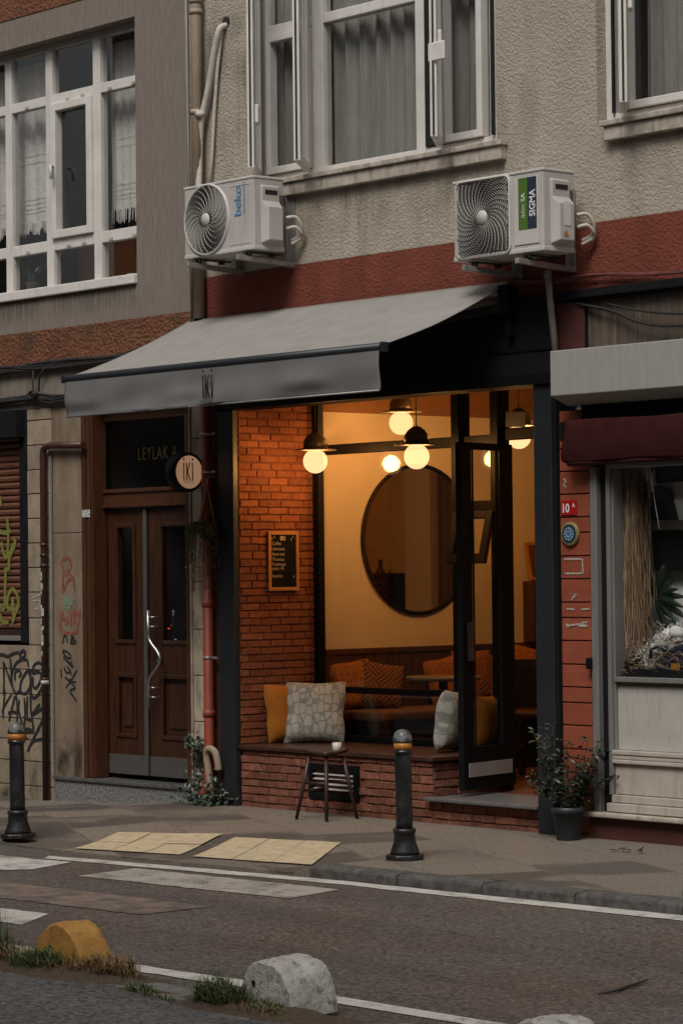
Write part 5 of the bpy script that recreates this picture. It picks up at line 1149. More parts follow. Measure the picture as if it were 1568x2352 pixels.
# round blade sign
sg = thing('round_sign', 'round lit sign with black rim and lettering, projecting beside the café post', 'sign', (-1.45, -.21, 2.36))
d = M(); d.lathe([(.117, .0145), (.120, .019), (.136, .018), (.142, .004), (.142, -.085), (.130, -.09), (.0, -.09)], (-1.42, -.205, 2.358), n=48, axis='x', cap=False); d.build('sign_rim', BLK, sg)
d = M(); d.lathe([(.119, .0150), (.0, .0150)], (-1.42, -.205, 2.358), n=48, axis='x', cap=False); d.build('sign_face', 'sign_face', sg, fixn=False)
d = M(); d.box(-1.48, -1.455, -.09, .0, 2.345, 2.372); d.build('sign_arm', BLK, sg, bevel=.003)
d = M(); logo(d, (-1.4040, -.252, 2.300), (0, 1, 0), (0, 0, 1), .168); add_text(d, 'drips & drinks', .021, (-1.4040, -.205, 2.280), (0, 1, 0), (0, 0, 1), center=True, squeeze=.8); d.build('sign_lettering', 'dark_wood', sg, fixn=False)
# hanging plant
hp = thing('hanging_plant', 'hanging basket of trailing greenery on ropes below the round sign', 'plant', (-1.34, -.12, 1.95))
d = M(); d.tube([(-1.33, 0, 2.30), (-1.33, -.06, 2.33), (-1.33, -.10, 2.31), (-1.33, -.11, 2.27)], .008, n=6); d.build('hook', 'alu', hp)
d = M()
for a in range(3): d.tube([(-1.33, -.11, 2.27), (-1.33+.075*math.cos(a*2.09+.4), -.11+.075*math.sin(a*2.09+.4), 1.95)], .005, n=5)
d.tube([(-1.335, -.11, 2.26), (-1.40, -.12, 1.98)], .012, n=6); d.build('rope', 'rope', hp)
d = M(); d.lathe([(.03, -.09), (.05, -.07), (.062, 0), (.064, .0), (.055, -.01)], (-1.33, -.11, 1.96), n=16); d.build('basket', 'pot', hp)
d = M(); st = M()
for i in range(52):
    a = random.uniform(0, 6.28); r_ = random.uniform(.015, .06); p = V((-1.335+r_*math.cos(a), -.11+r_*math.sin(a), 1.97)); L_ = random.choice([.08, .12, .2, .3, .42, .52]); q = [p.copy()]
    dx, dy = .03*math.cos(a)-.008, .025*math.sin(a)
    for k in range(12):
        p = p+V((dx*max(0, 1-k*.25)+random.uniform(-.006, .006), dy*max(0, 1-k*.25)+random.uniform(-.006, .006), (.03 if k == 0 else -L_/12))); q.append(p.copy())
        for _ in range(3): d.leaf(p+V((random.uniform(-.012, .012), random.uniform(-.012, .012), random.uniform(-.012, .012))), (random.uniform(-1, 1), random.uniform(-1, 1), random.uniform(-1, .3)), (0, 0, 1), random.uniform(.014, .03), random.uniform(.006, .012))
    st.tube(q, .0018, n=4)
d.build('foliage', 'leaf_pale', hp, fixn=False); st.build('stem', 'stem', hp)
# ivy at the foot of the pipe
iv = thing('ivy_plant', 'dark ivy climbing the foot of the red downpipe beside the step', 'plant', (-1.4, -.1, 0))
d = M(); st = M()
def cluster(c, r_, n, ln):
    for i in range(n):
        p = V(c)+V((random.gauss(0, r_[0]), random.gauss(0, r_[1]), random.gauss(0, r_[2]))); p.z = max(p.z, .01); p.y = min(p.y, -.045)
        d.leaf(p, (random.uniform(-1, 1), random.uniform(-1, .2), random.uniform(-.9, .5)), (random.uniform(-.3, .6), -.6, .8), random.uniform(.6, 1.2)*ln, random.uniform(.5, .9)*ln)
cluster((-1.51, -.10, .42), (.04, .03, .035), 50, .045); cluster((-1.44, -.09, .33), (.03, .03, .06), 40, .045); cluster((-1.40, -.14, .10), (.10, .05, .06), 100, .04); cluster((-1.32, -.12, .05), (.08, .04, .035), 100, .04); cluster((-1.46, -.11, .18), (.035, .03, .04), 34, .04); cluster((-1.24, -.12, .16), (.02, .03, .05), 24, .04)
for i in range(6): st.tube([(-1.43+.02*i, -.1, 0), (-1.44+.015*i, -.09, .15), (-1.47+.02*i, -.09, .3), (-1.51+.02*i, -.09, .42)], .005, n=5)
d.build('foliage', 'leaf', iv, fixn=False); st.build('stem', 'stem', iv)
d = M(); d.box(-1.21, -1.13, -.075, -.052, .045, .055); d.build('metal_latch', 'steel', CB)
# lamps
LAMPS = []
def lamp(x, y, zc, ztop, label, watts):
    t = thing('pendant_lamp', label, 'pendant lamp', (x, y, zc), 'globe pendant lamps')
    d = M(); d.lathe([(.016, .205), (.03, .198), (.055, .18), (.078, .15), (.085, .125), (.085, .085), (.082, .085), (.082, .12), (.0, .17)], (x, y, zc), n=26, cap=False); d.build('shade', 'lamp_metal', t)
    d = M(); d.lathe([(.05, .088), (.13, .084), (.148, .078), (.15, .074), (.05, .080)], (x, y, zc), n=36, cap=False); d.build('saucer', 'saucer', t)
    d = M(); d.lathe([(.0, -.086)]+[(.086*math.sin(a*math.pi/16), -.086*math.cos(a*math.pi/16)) for a in range(1, 16)]+[(.0, .086)], (x, y, zc), n=28, cap=False); d.build('globe', 'globe', t)
    d = M(); d.tube([(x, y, zc+.2), (x, y, ztop)], .004, n=6); d.lathe([(.035, -.03), (.035, 0)], (x, y, ztop), n=14); d.build('cord', 'rubber', t)
    ld = bpy.data.lights.new('lamp_bulb', 'POINT'); ld.energy = watts; ld.color = (1, .45, .125); ld.shadow_soft_size = .06
    lo = bpy.data.objects.new('lamp_bulb', ld); COL.objects.link(lo); lo.parent = t; lo.location = (0, 0, -.005)
    return t
LAMP_W = 26
lamp(-.677, .35, 2.418, 3.0, 'lit globe pendant hanging in front of the brick side wall', 11)
lamp(.374, .35, 2.410, 3.0, 'lit globe pendant hanging outside the glass, above the round mirror', 12)
lamp(-.56, 1.06, 2.700, 3.2, 'lit globe pendant inside the café, highest of the four under the ceiling', 7)
lamp(.19, 1.5, 2.578, 3.2, 'lit globe pendant inside the café behind the open door and grey sheet', 35)
# chalkboard
ck = thing('chalkboard', 'small chalkboard menu in a light wood frame on the brick wall', 'chalkboard', (-1.09, .385, 1.72))
d = M(); x0_, x1_ = -1.098, -1.076
for (ya, yb_, za, zb_) in ((.247, .272, 1.508, 1.932), (.503, .528, 1.508, 1.932), (.272, .503, 1.508, 1.533), (.272, .503, 1.907, 1.932)): d.box(x0_, x1_, ya, yb_, za, zb_)
d.build('frame', 'board_frame', ck, bevel=.003)
d = M(); d.box(x0_, -1.086, .272, .503, 1.533, 1.907); d.build('board', 'board', ck)
d = M()
add_text(d, 'IKI', .042, (-1.0852, .385, 1.868), (0, 1, 0), (0, 0, 1), bold=.002, center=True)
for i, (tx_, zz_) in enumerate((('Coffee', 1.835), ('Limonata', 1.797), ('Ayva tatli', 1.759), ('Tiramisu', 1.722), ('Frambuaz', 1.687), ('pasta 40', 1.657), ('Sandvic', 1.603))): add_text(d, tx_, .034, (-1.0852, .285, zz_), (0, 1, 0), (0, 0, 1), squeeze=.95 if i != 2 else .9)
for (y_, z_) in ((.285, 1.875), (.305, 1.885), (.475, 1.885), (.46, 1.865), (.48, 1.60)): d.box(-1.0858, -1.0852, y_, y_+.006, z_, z_+.016)
d.build('chalk_writing', 'chalk', ck, fixn=False)
# shutter box and rolled blind of the right-hand shop
sb = M(); prof = [(.04, 2.975), (-.21, 2.973), (-.21, 2.697), (-.07, 2.642), (.04, 2.642)]
sb.prism([(2.197, y, z) for y, z in prof], (3.2, 0, 0)); sb.build('shutter_housing', 'shutter_box', org=(3.5, 0, 2.64), bevel=.006, label='pale grey roller shutter housing above the right shop window', cat='shutter box')
rb = thing('rolled_blind', 'dark burgundy rolled shop blind under the pale grey shutter housing', 'awning', (3.5, -.08, 2.28))
d = M(); n_ = 40
def bl(u, v):
    x = 2.225+.03*(v > .95)+2.9*u; y = -.12-.020*math.sin(math.pi*min(1, v*1.05))**.7-.006*math.sin(u*40+v*3); z = 2.545-.255*v+.004*math.sin(u*19+v*4)
    return (x+.02*math.sin(v*5)*(1-u)**8, y, z)
d.grid(60, 14, bl); d.build('fabric', 'burgundy', rb, solid=.006, fixn=False)
d = M(); d.tube([(2.245, -.11, 2.285), (5.1, -.11, 2.285)], .016, n=10); d.build('hem_bar', 'burgundy', rb)
d = M(); d.box(2.21, 2.235, -.15, .0, 2.42, 2.54); d.build('end_bracket', 'black_frame', rb, bevel=.006)
d = M(); d.box(2.30, 5.2, -.05, .02, 2.53, 2.64); d.build('shutter_slot', 'black_matte', CB)
# number plate, glazed disc, latch on red boards
d = thing('number_plate', 'red enamel house number plate on the red boarded pier', 'sign', (2.14, -.01, 2.015))
q = M(); q.box(2.083, 2.212, -.013, -.0055, 1.972, 2.065); q.build('plate', 'plate_red', d, bevel=.004)
q = M(); add_text(q, '10', .076, (2.097, -.0138, 1.991), (1, 0, 0), (0, 0, 1), bold=.002, squeeze=.9); add_text(q, 'A', .034, (2.176, -.0138, 2.022), (1, 0, 0), (0, 0, 1), bold=.001); q.build('number', 'white_print', d, fixn=False)
d = thing('glazed_disc', 'round blue glazed ornament with yellow rim on the red boarded pier', 'ornament', (2.16, -.02, 1.86))
c_ = (2.16, -.006, 1.857)
q = M(); q.lathe([(.074, 0), (.076, -.014), (.070, -.020), (.058, -.021)], c_, n=36, axis='y', cap=False); q.build('rim', 'yellow_glaze', d)
q = M(); q.lathe([(.058, -.021), (.046, -.022)], c_, n=36, axis='y', cap=False); q.build('dark_ring', 'teal_glaze', d)
q = M(); q.lathe([(.046, -.022), (.020, -.024), (.0, -.024)], c_, n=36, axis='y', cap=False)
q.build('blue_centre', 'blue_glass', d)
q = M()
for k in range(12):
    a = k*.5236; q.lathe([(.004, -.026), (0, -.0262)], (c_[0]+.036*math.cos(a), c_[1], c_[2]+.036*math.sin(a)), n=6, axis='y', cap=False); q.lathe([(.003, -.026), (0, -.0262)], (c_[0]+.018*math.cos(a), c_[1], c_[2]+.018*math.sin(a)), n=6, axis='y', cap=False)
q.build('dots', 'white_print', d, fixn=False)
d = M(); d.box(2.318, 2.352, -.06, -.03, 1.03, 1.10); d.build('latch', 'black_frame', CB, bevel=.006)
EXPO = .38
# ------------------------------------------------------------------ street things
def bollard(loc, label, lean=(0, 0)):
    t = thing('bollard', label, 'bollard', loc, 'black bollards on the pavement')
    x, y, z = loc
    b = M(); b.lathe([(.050, .17), (.048, .22), (.0465, .60), (.046, .615)], loc, n=24); b.build('post', 'bollard', t)
    b = M(); b.lathe([(.050, .600), (.057, .606), (.057, .618), (.050, .622), (.050, .628)], loc, n=24); b.lathe([(.052, .662), (.056, .667), (.056, .674), (.05, .678)], loc, n=24); b.build('ring', 'bollard', t)
    b = M(); b.lathe([(.0525, .624), (.0525, .664)], loc, n=24); b.build('orange_band', 'bollard_band', t)
    b = M(); b.lathe([(.054, .676), (.053, .70), (.044, .722), (.026, .735), (.0, .739)], loc, n=24, cap=False); b.build('cap', 'bollard_cap', t)
    b = M(); b.lathe([(.085, .03), (.082, .05), (.064, .10), (.060, .15), (.066, .155), (.066, .175), (.055, .178)], loc, n=20); b.build('foot', 'bollard', t)
    b = M(); b.prism([(x+.115*math.cos(k*math.pi/4+.39), y+.115*math.sin(k*math.pi/4+.39), z) for k in range(8)], (0, 0, .03)); b.build('base_plate', 'bollard', t, bevel=.006)
    t.rotation_euler = (0, R(lean[0]), 0)
    return t
B1 = bollard((2.40, -1.635, pz(2.4, -1.6)), 'black bollard with orange band standing on the kerb before the brick base', (-.6, 0))
d = M(); d.v = []
n_ = 4
for i in range(n_+1):
    a = math.pi+.5+.5*i/n_
    for zz in (.47, .55): d.v.append(V((2.40+.0525*math.cos(a), -1.635+.0525*math.sin(a), zz+random.uniform(-.008, .008))))
d.f = [[2*i, 2*i+2, 2*i+3, 2*i+1] for i in range(n_)]; d.sm = [False]*n_
d.build('torn_sticker', 'sticker', B1, fixn=False)
B2 = copy_thing(B1, (-.575, -2.25, -.03), 'black bollard with orange band at the left edge before the graffiti'); B2.rotation_euler = (0, R(-1.0), 0)
for ch in list(B2.children):
    if ch.name.startswith('torn'): bpy.data.objects.remove(ch)
B3 = copy_thing(B1, (4.80, -1.80, 0), 'black bollard cut off by the right edge, only its foot in view')
for ch in list(B3.children):
    if ch.name.startswith('torn'): bpy.data.objects.remove(ch)
# rounded concrete blocks
def block(name, x, y, r, dep, m, label, chip, seed, HB=1.14):
    random.seed(seed); g_ = M(); n = 44; z0 = -.05; nl = 12
    ph = [random.uniform(0, 6) for _ in range(8)]
    def wob(a, t): return chip*(.006*math.sin(3*a+ph[0]+t*2)+.005*math.sin(7*a+ph[1]-t*5)+.003*math.sin(15*a+ph[2]+t*9)+.003*math.sin(23*a+ph[3]-t*13))
    def pt(k, t, s_=1.0):
        a = math.pi*k/n; e = abs(2*t-1); rr_ = r*(1-.05*e**10)+wob(a, t)-(.012*chip*max(0, math.sin(5*a+ph[4]))*e**6)
        c, sn = math.cos(a), max(0, math.sin(a)); c = math.copysign(abs(c)**.97, c)
        return V((x+rr_*c*s_, y+dep*t, z0+rr_*HB*sn**.95*s_))
    vs = [pt(k, j/nl) for j in range(nl+1) for k in range(n+1)]
    g_.add(vs, [(j*(n+1)+k, j*(n+1)+k+1, (j+1)*(n+1)+k+1, (j+1)*(n+1)+k) for j in range(nl) for k in range(n)], True)
    for t in (0, 1):
        rings = [1, .97, .85, .65, .4, .15]
        vs = [pt(k, t, s_)+V((0, (1 if t == 0 else -1)*(-.006*(s_ < 1)*(1-s_)+.003*chip*math.sin(s_*9+k*.4)*(s_ < .97)), 0)) for s_ in rings for k in range(n+1)]
        g_.add(vs, [(j*(n+1)+k, j*(n+1)+k+1, (j+1)*(n+1)+k+1, (j+1)*(n+1)+k) for j in range(len(rings)-1) for k in range(n)]+[tuple((len(rings)-1)*(n+1)+k for k in range(n+1))], True)
    return g_.build(name, m, org=(x, y, z0), label=label, cat='concrete block', group='rounded concrete blocks along the kerb')
k1 = block('concrete_block', 4.345, -5.40, .183, .165, 'yellow_block', 'yellow painted half round concrete block in dry grass', .3, 3)
k2 = block('concrete_block', 5.81, -5.46, .168, .235, 'white_block', 'weathered white half round concrete block beside a green tuft', .4, 8, 1.22)
k3 = block('concrete_block', 7.40, -5.62, .172, .24, 'white_block', 'top of a white concrete block at the bottom edge', .4, 5)
k3.location.z -= .02
random.seed(21)
for (x, y, z, par) in ((4.30, -5.402, .05, k1), (5.75, -5.462, .06, k2)):
    q = M(); q.lathe([(.013, -.004), (.0, -.003)], (x, y, z), n=12, axis='y', cap=False); q.build('lifting_hole', 'gasket', par, fixn=False)
q = M()
def mound(cx_, cy_, rx, ry, h_):
    q.grid(26, 26, lambda u, v: (cx_+rx*(2*u-1), cy_+ry*(2*v-1), -.045+h_*max(0, 1-(2*u-1)**2-(2*v-1)**2)**.7+random.uniform(-.004, .004)))
mound(4.35, -5.42, .58, .20, .045); mound(5.78, -5.50, .50, .17, .04); mound(5.2, -5.52, .3, .05, .022); mound(3.7, -5.42, .5, .14, .04); mound(6.9, -5.5, .5, .15, .03)
q.build('dirt', 'soil', kind='structure', fixn=False)
gg = M(); gd = M()
def tuft(mm, cx_, cy_, rx, ry, n, l0, l1, w_=.0035, lean=.5):
    for i in range(n):
        a = random.uniform(0, 6.28); r_ = random.random()**.5; x, y = cx_+rx*r_*math.cos(a), cy_+ry*r_*math.sin(a)
        mm.blade((x, y, -.03), (random.gauss(0, lean), random.gauss(0, lean), 1), 1.35*random.uniform(l0, l1), w_*1.2*random.uniform(.7, 1.4), random.uniform(.1, .8))
def weeds(mm, cx_, cy_, rx, ry, h_, n):
    for i in range(n):
        a = random.uniform(0, 6.28); r_ = random.random()**.6; x, y = cx_+rx*r_*math.cos(a), cy_+ry*r_*math.sin(a); z = -.03+random.random()*h_*(1-r_*.7)
        mm.leaf((x, y, z), (random.uniform(-1, 1), random.uniform(-1, 1), random.uniform(-.2, 1)), (0, -.4, 1), random.uniform(.010, .022), random.uniform(.004, .009))
tuft(gg, 4.36, -5.47, .10, .04, 500, .04, .10); weeds(gg, 4.36, -5.46, .10, .04, .10, 900); tuft(gg, 4.28, -5.50, .16, .05, 300, .04, .10); weeds(gg, 4.30, -5.49, .16, .05, .10, 900); tuft(gd, 4.60, -5.38, .16, .10, 360, .03, .10); tuft(gd, 4.42, -5.48, .2, .06, 200, .03, .08)
tuft(gg, 3.86, -5.44, .16, .09, 420, .05, .16, lean=.35); tuft(gd, 3.92, -5.47, .2, .08, 260, .03, .09); tuft(gd, 4.62, -5.35, .2, .10, 700, .03, .10); tuft(gd, 4.0, -5.42, .25, .1, 300, .04, .12); weeds(gg, 3.85, -5.45, .2, .08, .12, 700); tuft(gg, 3.75, -5.4, .2, .1, 60, .14, .22, .003, .2)
tuft(gg, 5.86, -5.50, .12, .03, 200, .02, .06); tuft(gg, 5.64, -5.54, .14, .06, 520, .04, .13); weeds(gg, 5.62, -5.53, .13, .06, .13, 1700); weeds(gg, 5.92, -5.55, .12, .04, .05, 400); tuft(gd, 5.85, -5.57, .2, .05, 160, .02, .06)
tuft(gg, 5.12, -5.54, .08, .02, 120, .015, .045); weeds(gg, 5.14, -5.54, .10, .02, .03, 200); tuft(gg, 5.32, -5.60, .12, .015, 60, .01, .03)
tuft(gg, 7.0, -5.3, .12, .05, 100, .02, .07)
weeds(gg, -1.72, -.07, .12, .03, .03, 240)
gg.build('grass', 'grass', kind='stuff', label='green weeds round the concrete blocks', fixn=False); gd.build('dry_grass', 'grass_dry', kind='stuff', label='dry grass round the concrete blocks', fixn=False)
# litter and loose bits on the road
lt = M()
for (x, y, n) in ((5.2, -3.6, 24), (6.0, -3.4, 20), (4.0, -2.9, 18), (3.2, -1.0, 10), (2.8, -.25, 8), (4.6, -4.4, 18), (.2, -.35, 8), (1.8, -2.25, 8)):
    for i in range(n):
        a = random.uniform(0, 6.28); r_ = random.uniform(0, 1.0); xx, yy = x+r_*math.cos(a), y+r_*.6*math.sin(a)
        if yy > -.1: continue
        zz = (ROAD if yy < -2.2 else pz(xx, yy))+.006
        lt.leaf((xx, yy, zz), (random.uniform(-1, 1), random.uniform(-1, 1), .05), (0, 0, 1), random.uniform(.012, .035), random.uniform(.005, .013))
lt.build('leaf_litter', 'soil', kind='stuff', label='scattered dead leaves and grit on the ground', fixn=False)
d = M(); d.tube([(6.33, -4.16, ROAD+.008), (6.34, -4.07, ROAD+.012), (6.30, -3.98, ROAD+.010), (6.28, -3.88, ROAD+.014), (6.22, -3.75, ROAD+.010)], [.004, .006, .007, .006, .003], n=7); d.build('twig', 'rubber', org=(6.3, -4, ROAD), label='dark twig lying on the road at lower right', cat='twig')
d = M()
for i in range(9): d.leaf((2.95+.03*i*random.uniform(.6, 1.2), -.52+random.uniform(-.02, .02), .008), (random.uniform(-1, 1), random.uniform(-.6, .6), .2), (0, 0, 1), .05, .022)
d.build('dead_leaves', 'soil', org=(3.05, -.52, 0), label='small heap of dead leaves on the pavement before the right shop', cat='leaves', fixn=False)
# stool with a cup
s = thing('stool', 'dark wooden stool standing in front of the black vent grille', 'stool', (.145, -.285, 0))
d = M(); d1, d2 = V((.9975, .07, 0)), V((-.07, .9975, 0)); C0 = V((.145, -.285, 0)); ft = {}
def seat(u, v):
    a = 2*u-1; b_ = 2*v-1; dip = .022*(a+b_)**2/4-.004
    return C0+V((0, 0, .432+dip))+d1*(.112*a)*(1-.06*b_*b_)+d2*(.112*b_)*(1-.06*a*a)
d.grid(12, 12, seat); d.build('seat', 'stool_wood', s, solid=-.026, fixn=False)
for (a, b_) in ((-1, -1), (1, -1), (1, 1), (-1, 1)):
    d = M(); top = C0+d1*(.078*a)+d2*(.078*b_)+V((0, 0, .42)); bot = C0+d1*(.142*a)+d2*(.142*b_)+V((0, 0, .004)); ft[(a, b_)] = (top, bot)
    d.tube([top, bot], [.0145, .0115], n=8); d.build('leg', 'stool_wood', s)
d = M()
for (p_, q_, t_) in (((-1, -1), (1, -1), .42), ((-1, 1), (1, 1), .42), ((-1, -1), (-1, 1), .55)):
    d.tube([ft[p_][0].lerp(ft[p_][1], t_), ft[q_][0].lerp(ft[q_][1], t_)], .009, n=6)
d.build('stretcher', 'stool_wood', s)
cp = M(); cp.lathe([(.024, 0), (.028, .002), (.032, .062), (.030, .062), (.025, .006), (.0, .006)], (.185, -.225, .444), n=18, cap=False); cp.build('cup', 'ac_panel', org=(.185, -.225, .444), label='small pale cup standing on the dark stool', cat='cup')
# potted shrub
pp = thing('potted_plant', 'leafy green plant in a dark plastic pot beside the red pier', 'plant', (2.29, -.20, 0))
c_ = (2.29, -.20, .0)
d = M(); d.lathe([(.0, .004), (.068, .0), (.072, .01), (.092, .158), (.102, .161), (.105, .20), (.098, .201), (.088, .165), (.0, .16)], c_, n=30, cap=False); d.build('pot', 'pot', pp)
d = M(); d.lathe([(.09, .172), (.0, .18)], c_, n=20, cap=False); d.build('soil', 'soil', pp)
d = M(); st = M()
for i in range(24):
    a = random.uniform(0, 6.28); hh = random.choice([.2, .26, .3, .34, .42, .48, .5]); ln = random.uniform(.05, .20)*(1.2-hh); p0 = V(c_)+V((.05*math.cos(a), .05*math.sin(a), .18)); q = []
    for k in range(9):
        t = k/8; q.append(p0+V((ln*math.cos(a)*t*1.5+.012*math.sin(k*1.7+i), ln*math.sin(a)*t*1.2+.01*math.cos(k+i), hh*t-.06*t*t*(ln > .12))))
    st.tube(q, [.005-.0004*k for k in range(9)], n=5)
    for k in range(1, 9):
        for _ in range(4 if hh < .4 else 3):
            p = q[k]+V((random.uniform(-.015, .015), random.uniform(-.015, .015), random.uniform(-.015, .015))); aa = random.uniform(0, 6.28)
            d.leaf(p, (math.cos(aa), math.sin(aa), random.uniform(-.5, .6)), (-.1, -.4, 1), random.uniform(.024, .062), random.uniform(.015, .036))
d.build('foliage', 'leaf', pp, fixn=False); st.build('stem', 'stem', pp)

# ------------------------------------------------------------------ cushions, seat and room
def cushion(name, loc, size, thick, rz, tilt, m, label, roll=0, par=None):
    g_ = M(); n = 18
    def f(sg):
        def fn(u, v):
            a, b_ = 2*u-1, 2*v-1
            pr = max(0, (1-a**4)*(1-b_**4))**.55
            x = size/2*a*(1-.07*(1-abs(b_))*abs(a)**3)*(1-.0*b_); z = size/2*b_*(1-.07*(1-abs(a))*abs(b_)**3)
            return (x+.004*math.sin(7*b_+a*5), sg*(thick/2*pr*(1+.08*math.sin(5*a+3*b_+loc[0]*7))), z+size/2)
        return fn
    g_.grid(n, n, f(1)); g_.grid(n, n, f(-1))
    e = M(); 
    ob = g_.build(name, m, org=(0, 0, 0), label=label, cat='cushion')
    ob.location = loc; ob.rotation_euler = Euler((R(tilt), R(roll), R(rz)), 'ZXY') if False else (R(tilt), R(roll), R(rz))
    return ob
cushion('cushion', (-1.015, .40, .432), .42, .13, 84, -9, 'mustard', 'plain mustard cushion leaning against the brick side wall')
cushion('cushion', (-.83, .44, .432), .44, .15, 40, -14, 'fab_grey', 'grey cobble patterned cushion in front of the mustard one on the window seat')
cushion('cushion', (.575, .42, .432), .41, .15, 113, 8, 'fab_grey', 'grey cobble patterned cushion leaning at the right end of the window seat', roll=4)
# indoor bench along the side wall
bn = thing('bench', 'long upholstered bench along the wainscot inside the café', 'bench', (-.8, 2, .17))
d = M(); d.box(-1.055, -.50, .80, 4.0, .57, .64); d.build('seat', 'seat_brown', bn, bevel=.02)
d = M(); d.box(-1.055, -.53, .80, 4.0, .172, .569); d.build('bench_front', 'black_matte', bn)
cushion('cushion', (-.98, .98, .642), .36, .12, 78, -14, 'fab_scallop', 'orange scalloped cushion half hidden behind a striped one by the window', roll=-5)
cushion('cushion', (-.91, 1.12, .642), .35, .13, 66, -16, 'fab_zig', 'brown zigzag cushion on the bench, nearest the window', roll=11)
cushion('cushion', (-.98, 1.93, .642), .36, .12, 84, -13, 'fab_scallop', 'orange scalloped cushion on the bench beyond the bistro table', roll=-9)
cushion('cushion', (-.93, 2.30, .642), .37, .13, 74, -15, 'fab_zig', 'brown zigzag cushion seen through the open door glass', roll=14)
cushion('cushion', (-.98, 2.16, .66), .38, .12, 86, -8, 'fab_scallop', 'orange scalloped cushion standing behind the zigzag one by the door')
cushion('cushion', (-.93, 2.72, .642), .42, .14, 70, -16, 'fab_scallop', 'bright orange cushion at the far end of the bench above the chair', roll=12)
cushion('cushion', (-.80, 2.86, .642), .40, .13, 60, -18, 'fab_zig', 'brown zigzag cushion at the far end of the bench behind the chair')
cushion('cushion', (.755, .56, .432), .38, .14, 112, 8, 'mustard', 'gold cushion behind the glass of the open door leaf')
tb = thing('bistro_table', 'small round bistro table on a black pedestal behind the window', 'table', (-.14, 1.05, .172))
d = M(); d.lathe([(.0, .868), (.255, .868), (.262, .876), (.262, .892), (.255, .898), (.0, .898)], (-.14, 1.05, 0), n=40, cap=False); d.build('table_top', 'table_top', tb)
d = M(); d.tube([(-.14, 1.05, .2), (-.14, 1.05, .868)], .032, n=14); d.build('pedestal', 'black_matte', tb)
d = M(); d.lathe([(.2, .173), (.19, .185), (.05, .20), (.032, .22)], (-.14, 1.05, 0), n=28); d.build('base', 'black_matte', tb)
ch = thing('chair', 'dark wooden chair with solid back inside the open café door', 'chair', (.32, 1.55, .172))
cx_, cy_, ca = .22, 1.66, R(35); ux = V((math.cos(ca), math.sin(ca), 0)); uy = V((-math.sin(ca), math.cos(ca), 0)); O = V((cx_, cy_, .172))
def cpt(a, b_, z): return O+ux*a+uy*b_+V((0, 0, z))
d = M(); d.obox(cpt(0, 0, .44), .40, .40, .045, Matrix((ux, uy, V((0, 0, 1)))).transposed()); d.build('seat', 'dark_wood', ch, bevel=.01)
for (a, b_) in ((-.18, -.18), (.18, -.18), (-.18, .18), (.18, .18)):
    d = M(); 
    if b_ < 0: d.bar(cpt(a, b_-.05, 0), cpt(a, b_, .42), .04, .04); d.bar(cpt(a, b_, .42), cpt(a, b_-.07, .84), .04, .035)
    else: d.bar(cpt(a, b_, 0), cpt(a, b_, .42), .04, .04)
    d.build('leg', 'dark_wood', ch, bevel=.004)
d = M(); d.bar(cpt(-.2, -.25, .80), cpt(.2, -.25, .80), .03, .085); d.bar(cpt(-.18, -.22, .56), cpt(.18, -.22, .56), .025, .05)
d.add([cpt(-.165, -.205, .50), cpt(.165, -.205, .50), cpt(.165, -.245, .78), cpt(-.165, -.245, .78), cpt(-.165, -.225, .50), cpt(.165, -.225, .50), cpt(.165, -.265, .78), cpt(-.165, -.265, .78)], [(0, 1, 2, 3), (4, 5, 6, 7), (0, 1, 5, 4), (1, 2, 6, 5), (2, 3, 7, 6), (3, 0, 4, 7)])
d.build('backrest', 'dark_wood', ch, bevel=.004)
d = M(); d.bar(cpt(-.18, -.2, .2), cpt(-.18, .18, .2), .02, .03); d.bar(cpt(.18, -.2, .2), cpt(.18, .18, .2), .02, .03); d.build('stretcher', 'dark_wood', ch)
# mirror, cabinet, picture
mr = thing('round_mirror', 'large round mirror with thin black rim on the cream wall', 'mirror', (-1.09, 1.70, 1.873))
d = M(); d.lathe([(.562, -.0), (.565, .022), (.54, .026), (.535, .010)], (-1.099, 1.70, 1.873), n=72, axis='x', cap=False); d.build('rim', 'black_frame', mr)
d = M(); d.lathe([(.538, .012), (.0, .012)], (-1.099, 1.70, 1.873), n=72, axis='x', cap=False); d.build('mirror_glass', 'mirror', mr, fixn=False)
cb = thing('cabinet', 'dark glazed wooden cabinet against the cream wall by the door', 'cabinet', (-.95, 3.1, .172))
d = M(); d.box(-1.095, -.98, 2.79, 3.6, 1.08, 1.11); d.box(-1.095, -.98, 2.79, 3.6, 1.50, 1.55); d.box(-1.095, -.98, 2.79, 2.82, 1.11, 1.50); d.box(-1.095, -.98, 3.57, 3.6, 1.11, 1.50); d.box(-1.095, -1.08, 2.82, 3.57, 1.11, 1.50); d.build('carcass', 'wainscot', cb, bevel=.004)
d = M()
for y in (2.82, 3.18, 3.535): d.box(-.994, -.982, y, y+.035, 1.11, 1.50)
for z in (1.11, 1.23, 1.36, 1.47): d.box(-.993, -.983, 2.85, 3.54, z, z+.022)
d.build('glazing_bars', 'dark_wood', cb)
pc = thing('framed_picture', 'framed picture with dark red print leaning on the cabinet top', 'picture', (-.98, 3.0, 1.55))
rx = Matrix.Rotation(R(-12), 3, 'Y'); 
d = M(); 
for (y0_, y1_, z0_, z1_) in ((2.80, 2.825, 0, .30), (3.10, 3.125, 0, .30), (2.825, 3.10, 0, .025), (2.825, 3.10, .275, .30)):
    d.obox(V((-1.02, (y0_+y1_)/2, 1.555))+rx@V((0, 0, (z0_+z1_)/2)), .02, y1_-y0_, z1_-z0_, rx)
d.build('frame', 'board_frame', pc)
d = M(); d.obox(V((-1.022, 2.962, 1.555))+rx@V((0, 0, .15)), .008, .275, .25, rx); d.build('print', 'art', pc)
